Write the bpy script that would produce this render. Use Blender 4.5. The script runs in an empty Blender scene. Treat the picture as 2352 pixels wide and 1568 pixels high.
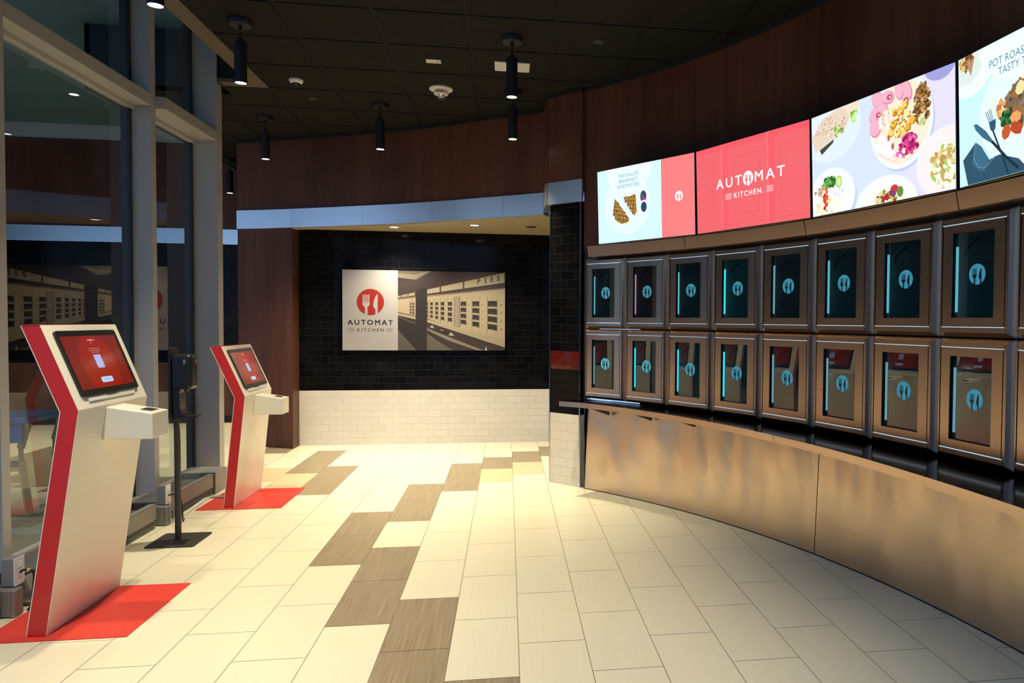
import bpy, bmesh, math, random
from mathutils import Vector, Matrix
random.seed(7)
scn = bpy.context.scene
COL = scn.collection

# ------------------------------------------------------------------ camera
CAM_H = 1.4716
yaw, pitch, roll = .15, .0284, .0073
cam_d = bpy.data.cameras.new('camera'); cam = bpy.data.objects.new('camera', cam_d); COL.objects.link(cam)
cam_d.sensor_width = 36; cam_d.lens = 1669.96 / 2352 * 36
cam_d.shift_x = -(1417.69 - 1176) / 2352; cam_d.shift_y = 0
cam_d.clip_start = .05; cam_d.clip_end = 200
Rg = Vector((math.cos(yaw), -math.sin(yaw), 0))
Fw = Vector((math.sin(yaw) * math.cos(pitch), math.cos(yaw) * math.cos(pitch), -math.sin(pitch)))
Up = Rg.cross(Fw)
rr = Rg * math.cos(roll) + Up * math.sin(roll)
uu = Up * math.cos(roll) - Rg * math.sin(roll)
cam.matrix_world = Matrix(((rr.x, uu.x, -Fw.x, 0), (rr.y, uu.y, -Fw.y, 0), (rr.z, uu.z, -Fw.z, CAM_H), (0, 0, 0, 1)))
scn.camera = cam

# ------------------------------------------------------------------ world, exposure
w = bpy.data.worlds.new('dusk_sky'); scn.world = w; w.use_nodes = True
nt = w.node_tree; bg = nt.nodes['Background']
tc = nt.nodes.new('ShaderNodeTexCoord'); sp = nt.nodes.new('ShaderNodeSeparateXYZ'); rp = nt.nodes.new('ShaderNodeValToRGB')
nt.links.new(tc.outputs['Generated'], sp.inputs[0]); nt.links.new(sp.outputs['Z'], rp.inputs[0]); nt.links.new(rp.outputs[0], bg.inputs[0])
rp.color_ramp.elements[0].position = 0.0; rp.color_ramp.elements[0].color = (.24, .38, .62, 1)
rp.color_ramp.elements[1].position = .7; rp.color_ramp.elements[1].color = (.09, .21, .48, 1)
bg.inputs[1].default_value = 2.0
scn.view_settings.view_transform = 'Standard'; scn.view_settings.look = 'None'
scn.view_settings.gamma = 1; scn.view_settings.use_curve_mapping = False
scn.view_settings.exposure = 0.0
WARM = (1.0, .865, .60)
PENDANT_W = 150.0
ALCOVE_W = 175.0

# ------------------------------------------------------------------ materials
def lin(c):
    if isinstance(c, str):
        c = [int(c[i:i + 2], 16) / 255 for i in (0, 2, 4)]
        return tuple(x / 12.92 if x <= .04045 else ((x + .055) / 1.055) ** 2.4 for x in c)
    return tuple(c)
def pin(b, n, v):
    if n in b.inputs: b.inputs[n].default_value = v
def mat(name, c, rough=.5, metal=0., emit=None, es=1., spec=None, bump=None, coat=0):
    m = bpy.data.materials.new(name); m.use_nodes = True; t = m.node_tree; b = t.nodes['Principled BSDF']
    c = lin(c); b.inputs['Base Color'].default_value = (*c, 1)
    pin(b, 'Roughness', rough); pin(b, 'Metallic', metal)
    if spec is not None: pin(b, 'Specular IOR Level', spec)
    if coat: pin(b, 'Coat Weight', coat); pin(b, 'Coat Roughness', .05)
    if emit is not None:
        pin(b, 'Emission Color', (*lin(emit), 1)); pin(b, 'Emission Strength', es)
    # faint procedural variation so that no surface is perfectly even
    tcn = t.nodes.new('ShaderNodeTexCoord'); nz = t.nodes.new('ShaderNodeTexNoise')
    nz.inputs['Scale'].default_value = 14
    mp = t.nodes.new('ShaderNodeMapping'); t.links.new(tcn.outputs['Object'], mp.inputs[0]); t.links.new(mp.outputs[0], nz.inputs['Vector'])
    mr = t.nodes.new('ShaderNodeMapRange'); mr.inputs['To Min'].default_value = rough * .9; mr.inputs['To Max'].default_value = min(1, rough * 1.1)
    t.links.new(nz.outputs['Fac'], mr.inputs[0]); t.links.new(mr.outputs[0], b.inputs['Roughness'])
    if bump:
        s, d, st = bump
        n2 = t.nodes.new('ShaderNodeTexNoise'); n2.inputs['Scale'].default_value = 1
        m2 = t.nodes.new('ShaderNodeMapping'); m2.inputs['Scale'].default_value = s
        t.links.new(tcn.outputs['Object'], m2.inputs[0]); t.links.new(m2.outputs[0], n2.inputs['Vector'])
        bp = t.nodes.new('ShaderNodeBump'); bp.inputs['Distance'].default_value = d; bp.inputs['Strength'].default_value = st
        t.links.new(n2.outputs['Fac'], bp.inputs['Height']); t.links.new(bp.outputs[0], b.inputs['Normal'])
    return m
def streak(name, c1, c2, scale, rough=.4, metal=0, c3=None, sc3=None, bumpd=0, spec=.5):
    m = bpy.data.materials.new(name); m.use_nodes = True; t = m.node_tree; b = t.nodes['Principled BSDF']
    tcn = t.nodes.new('ShaderNodeTexCoord'); mp = t.nodes.new('ShaderNodeMapping'); mp.inputs['Scale'].default_value = scale
    nz = t.nodes.new('ShaderNodeTexNoise'); nz.inputs['Scale'].default_value = 1; nz.inputs['Detail'].default_value = 5; nz.inputs['Roughness'].default_value = .6
    t.links.new(tcn.outputs['Object'], mp.inputs[0]); t.links.new(mp.outputs[0], nz.inputs['Vector'])
    r = t.nodes.new('ShaderNodeValToRGB'); t.links.new(nz.outputs['Fac'], r.inputs[0])
    r.color_ramp.elements[0].position = .34; r.color_ramp.elements[0].color = (*lin(c1), 1)
    r.color_ramp.elements[1].position = .66; r.color_ramp.elements[1].color = (*lin(c2), 1)
    out = r.outputs[0]
    if c3:
        mp2 = t.nodes.new('ShaderNodeMapping'); mp2.inputs['Scale'].default_value = sc3
        nz2 = t.nodes.new('ShaderNodeTexNoise'); nz2.inputs['Scale'].default_value = 1; nz2.inputs['Detail'].default_value = 3
        t.links.new(tcn.outputs['Object'], mp2.inputs[0]); t.links.new(mp2.outputs[0], nz2.inputs['Vector'])
        mx = t.nodes.new('ShaderNodeMix'); mx.data_type = 'RGBA'
        rr2 = t.nodes.new('ShaderNodeMapRange'); rr2.inputs['From Min'].default_value = .45; rr2.inputs['From Max'].default_value = .7; rr2.inputs['To Max'].default_value = .7
        t.links.new(nz2.outputs['Fac'], rr2.inputs[0]); t.links.new(rr2.outputs[0], mx.inputs[0])
        t.links.new(out, mx.inputs[6]); mx.inputs[7].default_value = (*lin(c3), 1); out = mx.outputs[2]
    t.links.new(out, b.inputs['Base Color']); pin(b, 'Roughness', rough); pin(b, 'Metallic', metal); pin(b, 'Specular IOR Level', spec)
    if bumpd:
        bp = t.nodes.new('ShaderNodeBump'); bp.inputs['Distance'].default_value = bumpd; bp.inputs['Strength'].default_value = .5
        t.links.new(nz.outputs['Fac'], bp.inputs['Height']); t.links.new(bp.outputs[0], b.inputs['Normal'])
    return m
def brick(name, c1, c2, grout, rough, bumpd=.003):
    m = bpy.data.materials.new(name); m.use_nodes = True; t = m.node_tree; b = t.nodes['Principled BSDF']
    uv = t.nodes.new('ShaderNodeUVMap'); uv.uv_map = 'UVMap'
    bt = t.nodes.new('ShaderNodeTexBrick'); t.links.new(uv.outputs[0], bt.inputs['Vector'])
    bt.inputs['Scale'].default_value = 1; bt.inputs['Brick Width'].default_value = .1594; bt.inputs['Row Height'].default_value = .0797
    bt.inputs['Mortar Size'].default_value = .0018; bt.inputs['Mortar Smooth'].default_value = .3; bt.inputs['Bias'].default_value = 0
    bt.inputs['Color1'].default_value = (*lin(c1), 1); bt.inputs['Color2'].default_value = (*lin(c2), 1); bt.inputs['Mortar'].default_value = (*lin(grout), 1)
    t.links.new(bt.outputs['Color'], b.inputs['Base Color'])
    pin(b, 'Specular IOR Level', .10 if 'black' in name else .5)
    mr = t.nodes.new('ShaderNodeMapRange'); mr.inputs['To Min'].default_value = rough; mr.inputs['To Max'].default_value = .7
    t.links.new(bt.outputs['Fac'], mr.inputs[0]); t.links.new(mr.outputs[0], b.inputs['Roughness'])
    nz = t.nodes.new('ShaderNodeTexNoise'); nz.inputs['Scale'].default_value = 9; t.links.new(uv.outputs[0], nz.inputs['Vector'])
    ad = t.nodes.new('ShaderNodeMath'); ad.operation = 'MULTIPLY_ADD'; ad.inputs[1].default_value = -1
    t.links.new(bt.outputs['Fac'], ad.inputs[0]); sc = t.nodes.new('ShaderNodeMath'); sc.operation = 'MULTIPLY'; sc.inputs[1].default_value = .9
    t.links.new(nz.outputs['Fac'], sc.inputs[0]); t.links.new(sc.outputs[0], ad.inputs[2])
    bp = t.nodes.new('ShaderNodeBump'); bp.inputs['Distance'].default_value = bumpd; bp.inputs['Strength'].default_value = .6
    t.links.new(ad.outputs[0], bp.inputs['Height']); t.links.new(bp.outputs[0], b.inputs['Normal'])
    return m
def glass(name, tint, ior=1.5, rough=0.0):
    m = bpy.data.materials.new(name); m.use_nodes = True; t = m.node_tree; t.nodes.clear()
    o = t.nodes.new('ShaderNodeOutputMaterial'); mx = t.nodes.new('ShaderNodeMixShader'); fr = t.nodes.new('ShaderNodeFresnel'); fr.inputs[0].default_value = ior
    tr = t.nodes.new('ShaderNodeBsdfTransparent'); tr.inputs[0].default_value = (*tint, 1)
    gl = t.nodes.new('ShaderNodeBsdfGlossy'); gl.inputs['Roughness'].default_value = rough
    ge = t.nodes.new('ShaderNodeNewGeometry'); iv = t.nodes.new('ShaderNodeMath'); iv.operation = 'SUBTRACT'; iv.inputs[0].default_value = 1; t.links.new(ge.outputs['Backfacing'], iv.inputs[1])
    mu = t.nodes.new('ShaderNodeMath'); mu.operation = 'MULTIPLY'; t.links.new(fr.outputs[0], mu.inputs[0]); t.links.new(iv.outputs[0], mu.inputs[1])
    t.links.new(mu.outputs[0], mx.inputs[0]); t.links.new(tr.outputs[0], mx.inputs[1]); t.links.new(gl.outputs[0], mx.inputs[2]); t.links.new(mx.outputs[0], o.inputs[0])
    return m
_em = {}
def emat(c, s=1.0):
    k = (c, s)
    if k not in _em:
        m = bpy.data.materials.new('lit_' + (c if isinstance(c, str) else 'colour')); m.use_nodes = True; b = m.node_tree.nodes['Principled BSDF']
        b.inputs['Base Color'].default_value = (.01, .01, .01, 1); pin(b, 'Roughness', .12); pin(b, 'Specular IOR Level', .3)
        pin(b, 'Emission Color', (*lin(c), 1)); pin(b, 'Emission Strength', s)
        _em[k] = m
    return _em[k]
_pm = {}
def pmat(c):
    if c not in _pm: _pm[c] = mat('print_' + c, tuple((v * .75 + sum(lin(c)) / 3 * .25) * (.92, .58)[sum(lin(c)) > .25] if max(lin(c)) < 4 * min(lin(c)) else v * .6 for v in lin(c)), .5)
    return _pm[c]

M = dict(
    tile=streak('cream_floor_tile', (.78, .72, .525), (.82, .76, .565), (150, 2.4, 1), .33),
    tan=streak('taupe_striated_floor_tile', (.235, .18, .105), (.40, .32, .205), (190, 2.2, 1), .36),
    yel=streak('honey_striated_floor_tile', (.62, .48, .28), (.72, .58, .37), (160, 2.2, 1), .36),
    grout=mat('floor_grout', (.24, .195, .12), .8),
    wood=streak('walnut_panel', (.096, .036, .0195), (.136, .054, .031), (16, 16, .9), .38, c3=(.050, .018, .011), sc3=(2.2, 2.2, .35), spec=.25),
    wooddark=mat('dark_panel_joint', (.012, .006, .004), .6),
    ceil=mat('charcoal_ceiling_tile', (.0115, .0108, .0092), .9, spec=.2, bump=((300, 300, 300), .001, .2)),
    grid=mat('black_ceiling_grid', (.006, .006, .006), .7, spec=.2),
    black=mat('black_paint', (.010, .010, .011), .45),
    blackmatte=mat('black_matte', (.006, .006, .006), .8),
    blackplastic=mat('black_plastic', (.012, .012, .012), .28),
    darkmetal=mat('dark_grey_powder_coat', (.035, .032, .030), .5),
    band=streak('brushed_silver_band', (.86, .88, .91), (.92, .94, .97), (1.5, 1.5, 240), .33, 1),
    steel=streak('brushed_steel', (.55, .42, .33), (.59, .455, .36), (1.2, 1.2, 110), .28, 1),
    steeldark=streak('dark_polished_steel', (.10, .095, .09), (.15, .14, .13), (3, 3, 3), .12, 1),
    chrome=mat('polished_steel_edge', (.75, .75, .76), .15, 1),
    btile=brick('black_subway_tile', (.0035, .0035, .0045), (.007, .007, .008), (.024, .022, .018), .10, .0008),
    wtile=brick('white_subway_tile', (.74, .71, .64), (.78, .75, .68), (.56, .50, .40), .16),
    rtile=brick('red_subway_tile', (.085, .007, .004), (.12, .010, .005), (.024, .022, .018), .08),
    alum=mat('silver_mullion_paint', (.40, .385, .365), .42, .1),
    alumd=mat('dark_window_gasket', (.012, .016, .022), .4),
    grey=mat('grey_metal_box', (.27, .26, .24), .45, .3),
    white=mat('white_plastic', (.74, .73, .70), .4),
    cream=mat('cream_powder_coat', (.80, .77, .66), .32),
    red=mat('kiosk_red_paint', (.58, .024, .024), .34),
    redmat=mat('red_base_plate', (.68, .050, .034), .42),
    beige=mat('soffit_beige_paint', (.115, .09, .058), .8),
    alcoveceil=mat('alcove_ceiling_paint', (.36, .30, .19), .8),
    bulk=mat('hall_bulkhead_paint', (.55, .57, .60), .6),
    teal=mat('hall_ceiling_paint', (.10, .19, .23), .8),
    interior=mat('locker_lining', (.50, .55, .56), .5),
    winglass=glass('window_glass', (.78, .82, .82), 1.6),
    lockglass=glass('locker_glass', (.50, .56, .58), 2.2),
    clear=glass('clear_plastic', (.9, .9, .9), 1.5),
    lamp=emat((1.0, .93, .80), 14.0),
    blue=mat('blue_seat_plastic', (.04, .16, .42), .4),
    ash=mat('pale_bent_wood', (.48, .34, .17), .45),
    floorgrey=mat('outside_paving', (.16, .15, .14), .7),
    extdark=mat('dark_outside_wall', (.03, .035, .045), .7),
)

# steel of the kick panels: dented sheet, so its reflections come out blotchy
def kicksteel():
    m = streak('worn_steel_sheet', (.60, .485, .385), (.63, .51, .405), (1.2, 1.2, 90), .30, 1)
    t = m.node_tree; b = t.nodes['Principled BSDF']; tcn = [n for n in t.nodes if n.type == 'TEX_COORD'][0]
    nz = t.nodes.new('ShaderNodeTexNoise'); nz.inputs['Scale'].default_value = 1.0; nz.inputs['Detail'].default_value = 1.5
    km = t.nodes.new('ShaderNodeMapping'); km.inputs['Scale'].default_value = (3.4, 3.4, 1.3); t.links.new(tcn.outputs['Object'], km.inputs[0]); t.links.new(km.outputs[0], nz.inputs['Vector'])
    bp = t.nodes.new('ShaderNodeBump'); bp.inputs['Distance'].default_value = .05; bp.inputs['Strength'].default_value = .8
    t.links.new(nz.outputs['Fac'], bp.inputs['Height']); t.links.new(bp.outputs[0], b.inputs['Normal'])
    return m
M['kick'] = kicksteel()

# ------------------------------------------------------------------ mesh helpers
class MB:
    def __init__(s): s.v = []; s.f = []; s.m = []; s.uv = []; s.mats = []; s.smooth = []
    def mi(s, m):
        if m not in s.mats: s.mats.append(m)
        return s.mats.index(m)
    def face(s, pts, m, uv=None, smooth=False):
        b = len(s.v); s.v += [tuple(p) for p in pts]; s.f.append(tuple(range(b, b + len(pts)))); s.m.append(s.mi(m)); s.uv.append(uv); s.smooth.append(smooth)
    def box(s, x0, x1, y0, y1, z0, z1, m, T=None):
        c = [Vector(p) for p in ((x0, y0, z0), (x1, y0, z0), (x1, y1, z0), (x0, y1, z0), (x0, y0, z1), (x1, y0, z1), (x1, y1, z1), (x0, y1, z1))]
        if T: c = [T @ p for p in c]
        for q in ((0, 3, 2, 1), (4, 5, 6, 7), (0, 1, 5, 4), (1, 2, 6, 5), (2, 3, 7, 6), (3, 0, 4, 7)): s.face([c[i] for i in q], m)
    def prism(s, pts, h0, h1, m, side=None, T=None, uvside=False):
        # pts: CCW list in xy, extruded in z
        T = T or Matrix()
        n = len(pts); side = side or m
        s.face([T @ Vector((x, y, h1)) for x, y in pts], m)
        s.face([T @ Vector((x, y, h0)) for x, y in reversed(pts)], m)
        for i in range(n):
            a, b = pts[i], pts[(i + 1) % n]
            s.face([T @ Vector((*a, h0)), T @ Vector((*b, h0)), T @ Vector((*b, h1)), T @ Vector((*a, h1))], side)
    def tube(s, path, r, m, n=12, cap=True, smooth=True):
        path = [Vector(p) for p in path]; rs = r if isinstance(r, (list, tuple)) else [r] * len(path)
        rings = []; prev = None
        for i, p in enumerate(path):
            d = (path[min(i + 1, len(path) - 1)] - path[max(i - 1, 0)]).normalized()
            a = Vector((0, 0, 1)) if abs(d.z) < .9 else Vector((1, 0, 0))
            if prev is not None: a = prev
            e = (a - d * a.dot(d)).normalized(); prev = e; g = d.cross(e)
            rings.append([p + (e * math.cos(2 * math.pi * k / n) + g * math.sin(2 * math.pi * k / n)) * rs[i] for k in range(n)])
        for i in range(len(rings) - 1):
            for k in range(n):
                s.face([rings[i][k], rings[i][(k + 1) % n], rings[i + 1][(k + 1) % n], rings[i + 1][k]], m, smooth=smooth)
        if cap:
            s.face(list(reversed(rings[0])), m); s.face(rings[-1], m)
    def lathe(s, prof, m, n=32, c=(0, 0, 0), smooth=True):
        for i in range(len(prof) - 1):
            (r0, z0), (r1, z1) = prof[i], prof[i + 1]
            for k in range(n):
                a, b = 2 * math.pi * k / n, 2 * math.pi * (k + 1) / n
                P = lambda r, z, t: (c[0] + r * math.cos(t), c[1] + r * math.sin(t), c[2] + z)
                pts = [P(r0, z0, a), P(r0, z0, b), P(r1, z1, b), P(r1, z1, a)]
                if r0 < 1e-6: pts = [pts[0], pts[2], pts[3]]
                elif r1 < 1e-6: pts = pts[:3]
                s.face(pts, m, smooth=smooth)
    def build(s, name, parent=None, bevel=0, weld=True, loc=None):
        me = bpy.data.meshes.new(name); me.from_pydata(s.v, [], s.f)
        for m in s.mats: me.materials.append(m)
        for i, p in enumerate(me.polygons): p.material_index = s.m[i]; p.use_smooth = s.smooth[i]
        if any(s.uv):
            ul = me.uv_layers.new(name='UVMap')
            for i, p in enumerate(me.polygons):
                if s.uv[i]:
                    for k, li in enumerate(p.loop_indices): ul.data[li].uv = s.uv[i][k]
        if weld:
            bm = bmesh.new(); bm.from_mesh(me); bmesh.ops.remove_doubles(bm, verts=bm.verts, dist=1e-5)
            bm.to_mesh(me); bm.free()
            if any(s.smooth): me.set_sharp_from_angle(angle=math.radians(32))
        o = bpy.data.objects.new(name, me); COL.objects.link(o)
        if parent:
            o.parent = parent; o.matrix_parent_inverse = Matrix.Translation(-Vector(parent.location)) if parent.type == 'EMPTY' and not parent.get('_local') else Matrix()
        if bevel:
            b = o.modifiers.new('bevel', 'BEVEL'); b.width = bevel; b.segments = 3; b.limit_method = 'ANGLE'; b.angle_limit = math.radians(40)
        return o
def root(name, loc, label, cat, group=None, rz=0, local=False):
    o = bpy.data.objects.new(name, None); COL.objects.link(o); o.location = loc; o.rotation_euler = (0, 0, rz); o.empty_display_size = .1
    o['label'] = label; o['category'] = cat
    if group: o['group'] = group
    if local: o['_local'] = 1
    return o
def tag(o, label, cat, group=None):
    o['label'] = label; o['category'] = cat
    if group: o['group'] = group
    return o
def struct(o): o['kind'] = 'structure'; return o
def rrect(x0, x1, y0, y1, r, n=5):
    out = []
    for cx, cy, a0 in ((x1 - r, y0 + r, -90), (x1 - r, y1 - r, 0), (x0 + r, y1 - r, 90), (x0 + r, y0 + r, 180)):
        for k in range(n + 1):
            a = math.radians(a0 + 90 * k / n); out.append((cx + r * math.cos(a), cy + r * math.sin(a)))
    return out

# flat artwork on a screen or a print: polygons in metres (u right, v down), thin layers
class Art:
    def __init__(s, mk): s.p = []; s.mk = mk; s.L = 0
    def poly(s, pts, c): s.L += 1; s.p.append((pts, c, s.L))
    def rect(s, a, b, c, d, col): s.poly([(a, c), (b, c), (b, d), (a, d)], col)
    def ell(s, x, y, rx, ry, c, n=36, rot=0):
        ca, sa = math.cos(rot), math.sin(rot)
        s.poly([(x + rx * math.cos(t) * ca - ry * math.sin(t) * sa, y + rx * math.cos(t) * sa + ry * math.sin(t) * ca) for t in [2 * math.pi * k / n for k in range(n)]], c)
    def blob(s, x, y, r, c, n=7, asp=1, j=.3):
        a0 = random.random() * 6; rot = random.random() * 3; pts = []
        for k in range(n):
            t = a0 + 2 * math.pi * k / n; q = r * (1 + random.uniform(-j, j)); px, py = q * math.cos(t) * asp, q * math.sin(t)
            pts.append((x + px * math.cos(rot) - py * math.sin(rot), y + px * math.sin(rot) + py * math.cos(rot)))
        s.poly(pts, c)
    def scatter(s, x, y, rx, ry, n, r, cols, nn=6, asp=1.3, j=.3):
        for _ in range(n):
            t = random.random() * 6.283; q = math.sqrt(random.random())
            s.blob(x + rx * q * math.cos(t), y + ry * q * math.sin(t), r * random.uniform(.6, 1.3), random.choice(cols), nn, asp, j)
    def line(s, pts, w, c):
        for (a, b), (d, e) in zip(pts[:-1], pts[1:]):
            L = math.hypot(d - a, e - b) or 1; nx, ny = -(e - b) / L * w / 2, (d - a) / L * w / 2
            s.poly([(a + nx, b + ny), (d + nx, e + ny), (d - nx, e - ny), (a - nx, b - ny)], c)
    def text(s, txt, x, y, h, c, width=None, bold=0, align='c', sx=1.0, spacing=1.0):
        cu = bpy.data.curves.new('t', 'FONT'); cu.body = txt; cu.size = 1; cu.offset = min(bold, 0); cu.space_character = spacing; cu.resolution_u = 3
        ob = bpy.data.objects.new('t', cu); me = bpy.data.meshes.new_from_object(ob)
        xs = [v.co.x for v in me.vertices]; x0, x1 = min(xs), max(xs); kh = h / .70
        kx = (width / (x1 - x0)) if width else kh * sx
        off = x - ((x0 + x1) / 2 * kx if align == 'c' else x0 * kx)
        s.L += 1
        sh = [(0, 0)] if bold <= 0 else [(dx * bold * kh, dy * bold * kh) for dx in (-1, 1) for dy in (-1, 1)]
        for dx, dy in sh:
            s.L += 1
            for p in me.polygons: s.p.append(([(me.vertices[i].co.x * kx + off + dx, y - me.vertices[i].co.y * kh + dy) for i in p.vertices], c, s.L))
        bpy.data.meshes.remove(me); bpy.data.objects.remove(ob); bpy.data.curves.remove(cu)
    def logo(s, x, y, r, disc, ink):
        s.ell(x, y, r, r, disc, 48)
        P = lambda L: [(x + a * r, y - b * r) for a, b in L]
        for k in range(4):
            a = -.56 + k * .135; s.L -= 1 if k else 0
            s.poly(P([(a, .57), (a + .075, .57), (a + .085, -.08), (a - .01, -.08)]), ink)
        s.poly(P([(-.60, -.05), (-.05, -.05), (-.07, -.22), (-.22, -.42), (-.20, -1.0), (-.40, -.95), (-.40, -.42), (-.57, -.22)]), ink)
        s.poly(P([(.53, .60), (.48, .58), (.34, .36), (.24, .05), (.20, -.30), (.25, -.42), (.36, -.52), (.36, -.96), (.53, -.87)]), ink)
    def build(s, name, T, parent, W, H, step=.00006):
        # stack each shape just above the ones it overlaps
        mb = MB(); boxes = []
        for pts, c, L0 in s.p:
            q = clip(pts, W, H)
            if len(q) < 3: continue
            x0, x1 = min(p[0] for p in q), max(p[0] for p in q); y0, y1 = min(p[1] for p in q), max(p[1] for p in q)
            L = 1
            for a0, a1, b0, b1, l, o in boxes:
                if o != L0 and l >= L and a0 < x1 and a1 > x0 and b0 < y1 and b1 > y0: L = l + 1
            boxes.append((x0, x1, y0, y1, L, L0))
            mb.face([T @ Vector((a, L * step, -b)) for a, b in q], s.mk(c))
        o = mb.build(name, parent, weld=False)
        return o
def clip(pts, W, H):
    for ax, lim, sg in ((0, 0, 1), (0, W, -1), (1, 0, 1), (1, H, -1)):
        out = []
        for i in range(len(pts)):
            a, b = pts[i], pts[(i + 1) % len(pts)]
            da, db = sg * (a[ax] - lim), sg * (b[ax] - lim)
            if da >= 0: out.append(a)
            if da * db < 0:
                t = da / (da - db); out.append((a[0] + (b[0] - a[0]) * t, a[1] + (b[1] - a[1]) * t))
        pts = out
        if len(pts) < 3: return []
    return pts

CC = Vector((-3.521, 2.240))       # centre of the curved wall
def arc(deg, R, z=0): a = math.radians(deg); return Vector((CC.x + R * math.cos(a), CC.y + R * math.sin(a), z))

# ================================================================== ROOM SHELL
# ---- floor: tiles 0.305 x 0.61 laid in columns
def build_floor():
    W, L, g = .3048, .6096, .0034
    off = {-8: 6.921, -7: 7.243, -6: 5.124, -5: 4.8127, -4: 5.7228, -3: 6.6482, -2: 7.5598, -1: 7.8657, 0: 8.1764, 1: 6.0445, 2: 5.1323, 3: 4.8295, 4: 4.5219, 5: 4.834, 6: 3.9149}
    tan = {-2: [0, 1], -3: [], -4: [], -1: [0, 8, 9], 0: [0], -7: [], -6: []}
    mb = MB()
    mb.box(-9.2, 3.2, -3.0, 11.0, -.06, -.0015, M['grout'])
    tanset = set(); yelset = set()
    def mark(S, col, y): S.append((col, y))
    T_, Y_ = [], []
    # (column, y of a point inside the tile)
    for c, ys in {-3: [6.3, 5.75, 4.5, 3.9], -4: [5.4, 4.8], -2: [7.25, 6.64, 3.6, 3.0], -1: [7.55, 2.7, 2.1], 0: [7.87], 1: [8.2], -6: [7.2, 6.6], -7: [8.2, 7.55], -9: [8.9], 2: [8.6]}.items():
        for y in ys: T_.append((c, y))
    for c, ys in {-1: [6.95], 0: [7.27], -7: [6.94], -8: [7.23], -9: [7.6]}.items():
        for y in ys: Y_.append((c, y))
    rnd = random.Random(3)
    # the hall beyond the glass repeats the drifting taupe band
    for i, c in enumerate(range(-26, -10)):
        for q in range(2): T_.append((c, 8.3 - .33 * i % 2.9 + q * .61)); 
        Y_.append((c, 7.6 - .31 * i % 2.4))
    for k in range(-29, 10):
        x0 = (k + .1777) * W
        o = off.get(k, 5.0 + .305 * (k % 2) + .1 * (k % 3))
        j0 = math.floor((-2.98 - o) / L)
        for j in range(j0, j0 + 25):
            y0 = o + j * L; y1 = y0 + L
            if y1 <= -2.99 or y0 > 10.98: continue
            y0c, y1c = max(y0, -2.99), min(y1, 10.98)
            m = M['tile']
            if any(c == k and y0 < y < y1 for c, y in T_): m = M['tan']
            if any(c == k and y0 < y < y1 for c, y in Y_): m = M['yel']
            mb.face([(x0 + g / 2, y0c + g / 2, 0), (x0 + W - g / 2, y0c + g / 2, 0), (x0 + W - g / 2, y1c - g / 2, 0), (x0 + g / 2, y1c - g / 2, 0)], m)
    return struct(mb.build('floor', weld=False))
build_floor()

# ---- ceiling: charcoal lay-in tiles in a black grid, cut along the walls
def build_ceiling():
    Z = 3.497; mb = MB(); P = .6096; xs = -2.1104; ys = 4.381
    for i in range(-4, 10):
        for j in range(-13, 12):
            x0, y0 = xs + i * P, ys + j * P
            if x0 < -3.4: continue
            if i < 0 and y0 < 6.8: continue
            if i < 0 and y0 < 7.0:
                if i == -1: mb.box(-2.46, xs - .012, 6.85, y0 + P - .012, Z, Z + .015, M['ceil'])
                mb.box(x0 + .012, min(x0 + P - .012, -2.46), 7.13, y0 + P - .012, Z, Z + .015, M['ceil']); continue
            if x0 > 2.5 or y0 < 2.4: continue  # left open near the camera so sky light reaches the silver band
            mb.box(x0 + .012, x0 + P - .012, y0 + .012, y0 + P - .012, Z, Z + .015, M['ceil'])
    mb.box(xs, 3.2, 2.52, 11.0, Z + .006, Z + .05, M['grid'])
    mb.box(-2.46, xs, 6.83, 11.0, Z + .006, Z + .05, M['grid']); mb.box(-3.68, -2.46, 7.12, 11.0, Z + .006, Z + .05, M['grid'])
    return struct(mb.build('ceiling', weld=False))
build_ceiling()

# light border strip and open pocket in front of the glazing
mb = MB(); Z = 3.493
mb.box(-2.207, -2.078, 2.52, 6.835, Z, Z + .03, M['beige'])
mb.box(-2.46, -2.207, 6.725, 6.835, Z, Z + .03, M['beige'])
mb.box(-2.207, -2.19, 2.52, 6.74, Z + .03, 4.06, M['blackmatte'])
mb.box(-2.46, -2.19, 6.74, 6.76, Z + .03, 4.06, M['blackmatte']); mb.box(-2.47, -2.45, 6.74, 7.12, Z, 4.06, M['blackmatte'])
struct(mb.build('trim_1', weld=False))

# ---- curved wall on the right: walnut panels above, dark backing below
def arc_face(mb, R0, z0, R1, z1, a0, a1, m, step=1.2, smooth=True):
    n = max(1, int(abs(a1 - a0) / step))
    for i in range(n):
        b0 = a0 + (a1 - a0) * i / n; b1 = a0 + (a1 - a0) * (i + 1) / n
        mb.face([arc(b0, R0, z0), arc(b1, R0, z0), arc(b1, R1, z1), arc(b0, R1, z1)], m, smooth=smooth)
def arc_solid(mb, Ri, Ro, z0, z1, a0, a1, m, step=1.2):
    arc_face(mb, Ri, z0, Ri, z1, a0, a1, m, step); arc_face(mb, Ro, z1, Ro, z0, a0, a1, m, step)
    n = max(1, int(abs(a1 - a0) / step))
    for i in range(n):
        b0 = a0 + (a1 - a0) * i / n; b1 = a0 + (a1 - a0) * (i + 1) / n
        mb.face([arc(b0, Ri, z1), arc(b1, Ri, z1), arc(b1, Ro, z1), arc(b0, Ro, z1)], m)
        mb.face([arc(b0, Ro, z0), arc(b1, Ro, z0), arc(b1, Ri, z0), arc(b0, Ri, z0)], m)
    for b in (a0, a1): mb.face([arc(b, Ri, z0), arc(b, Ri, z1), arc(b, Ro, z1), arc(b, Ro, z0)], m)
mb = MB()
seams = [44.6, 32.87, 21.45, 10.03, -1.4, -12.8, -24.2, -38]
for a, b in zip(seams[:-1], seams[1:]):
    arc_solid(mb, 5.87, 5.90, 2.09, 3.46, a - .018, b + .018, M['wood'])
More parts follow.
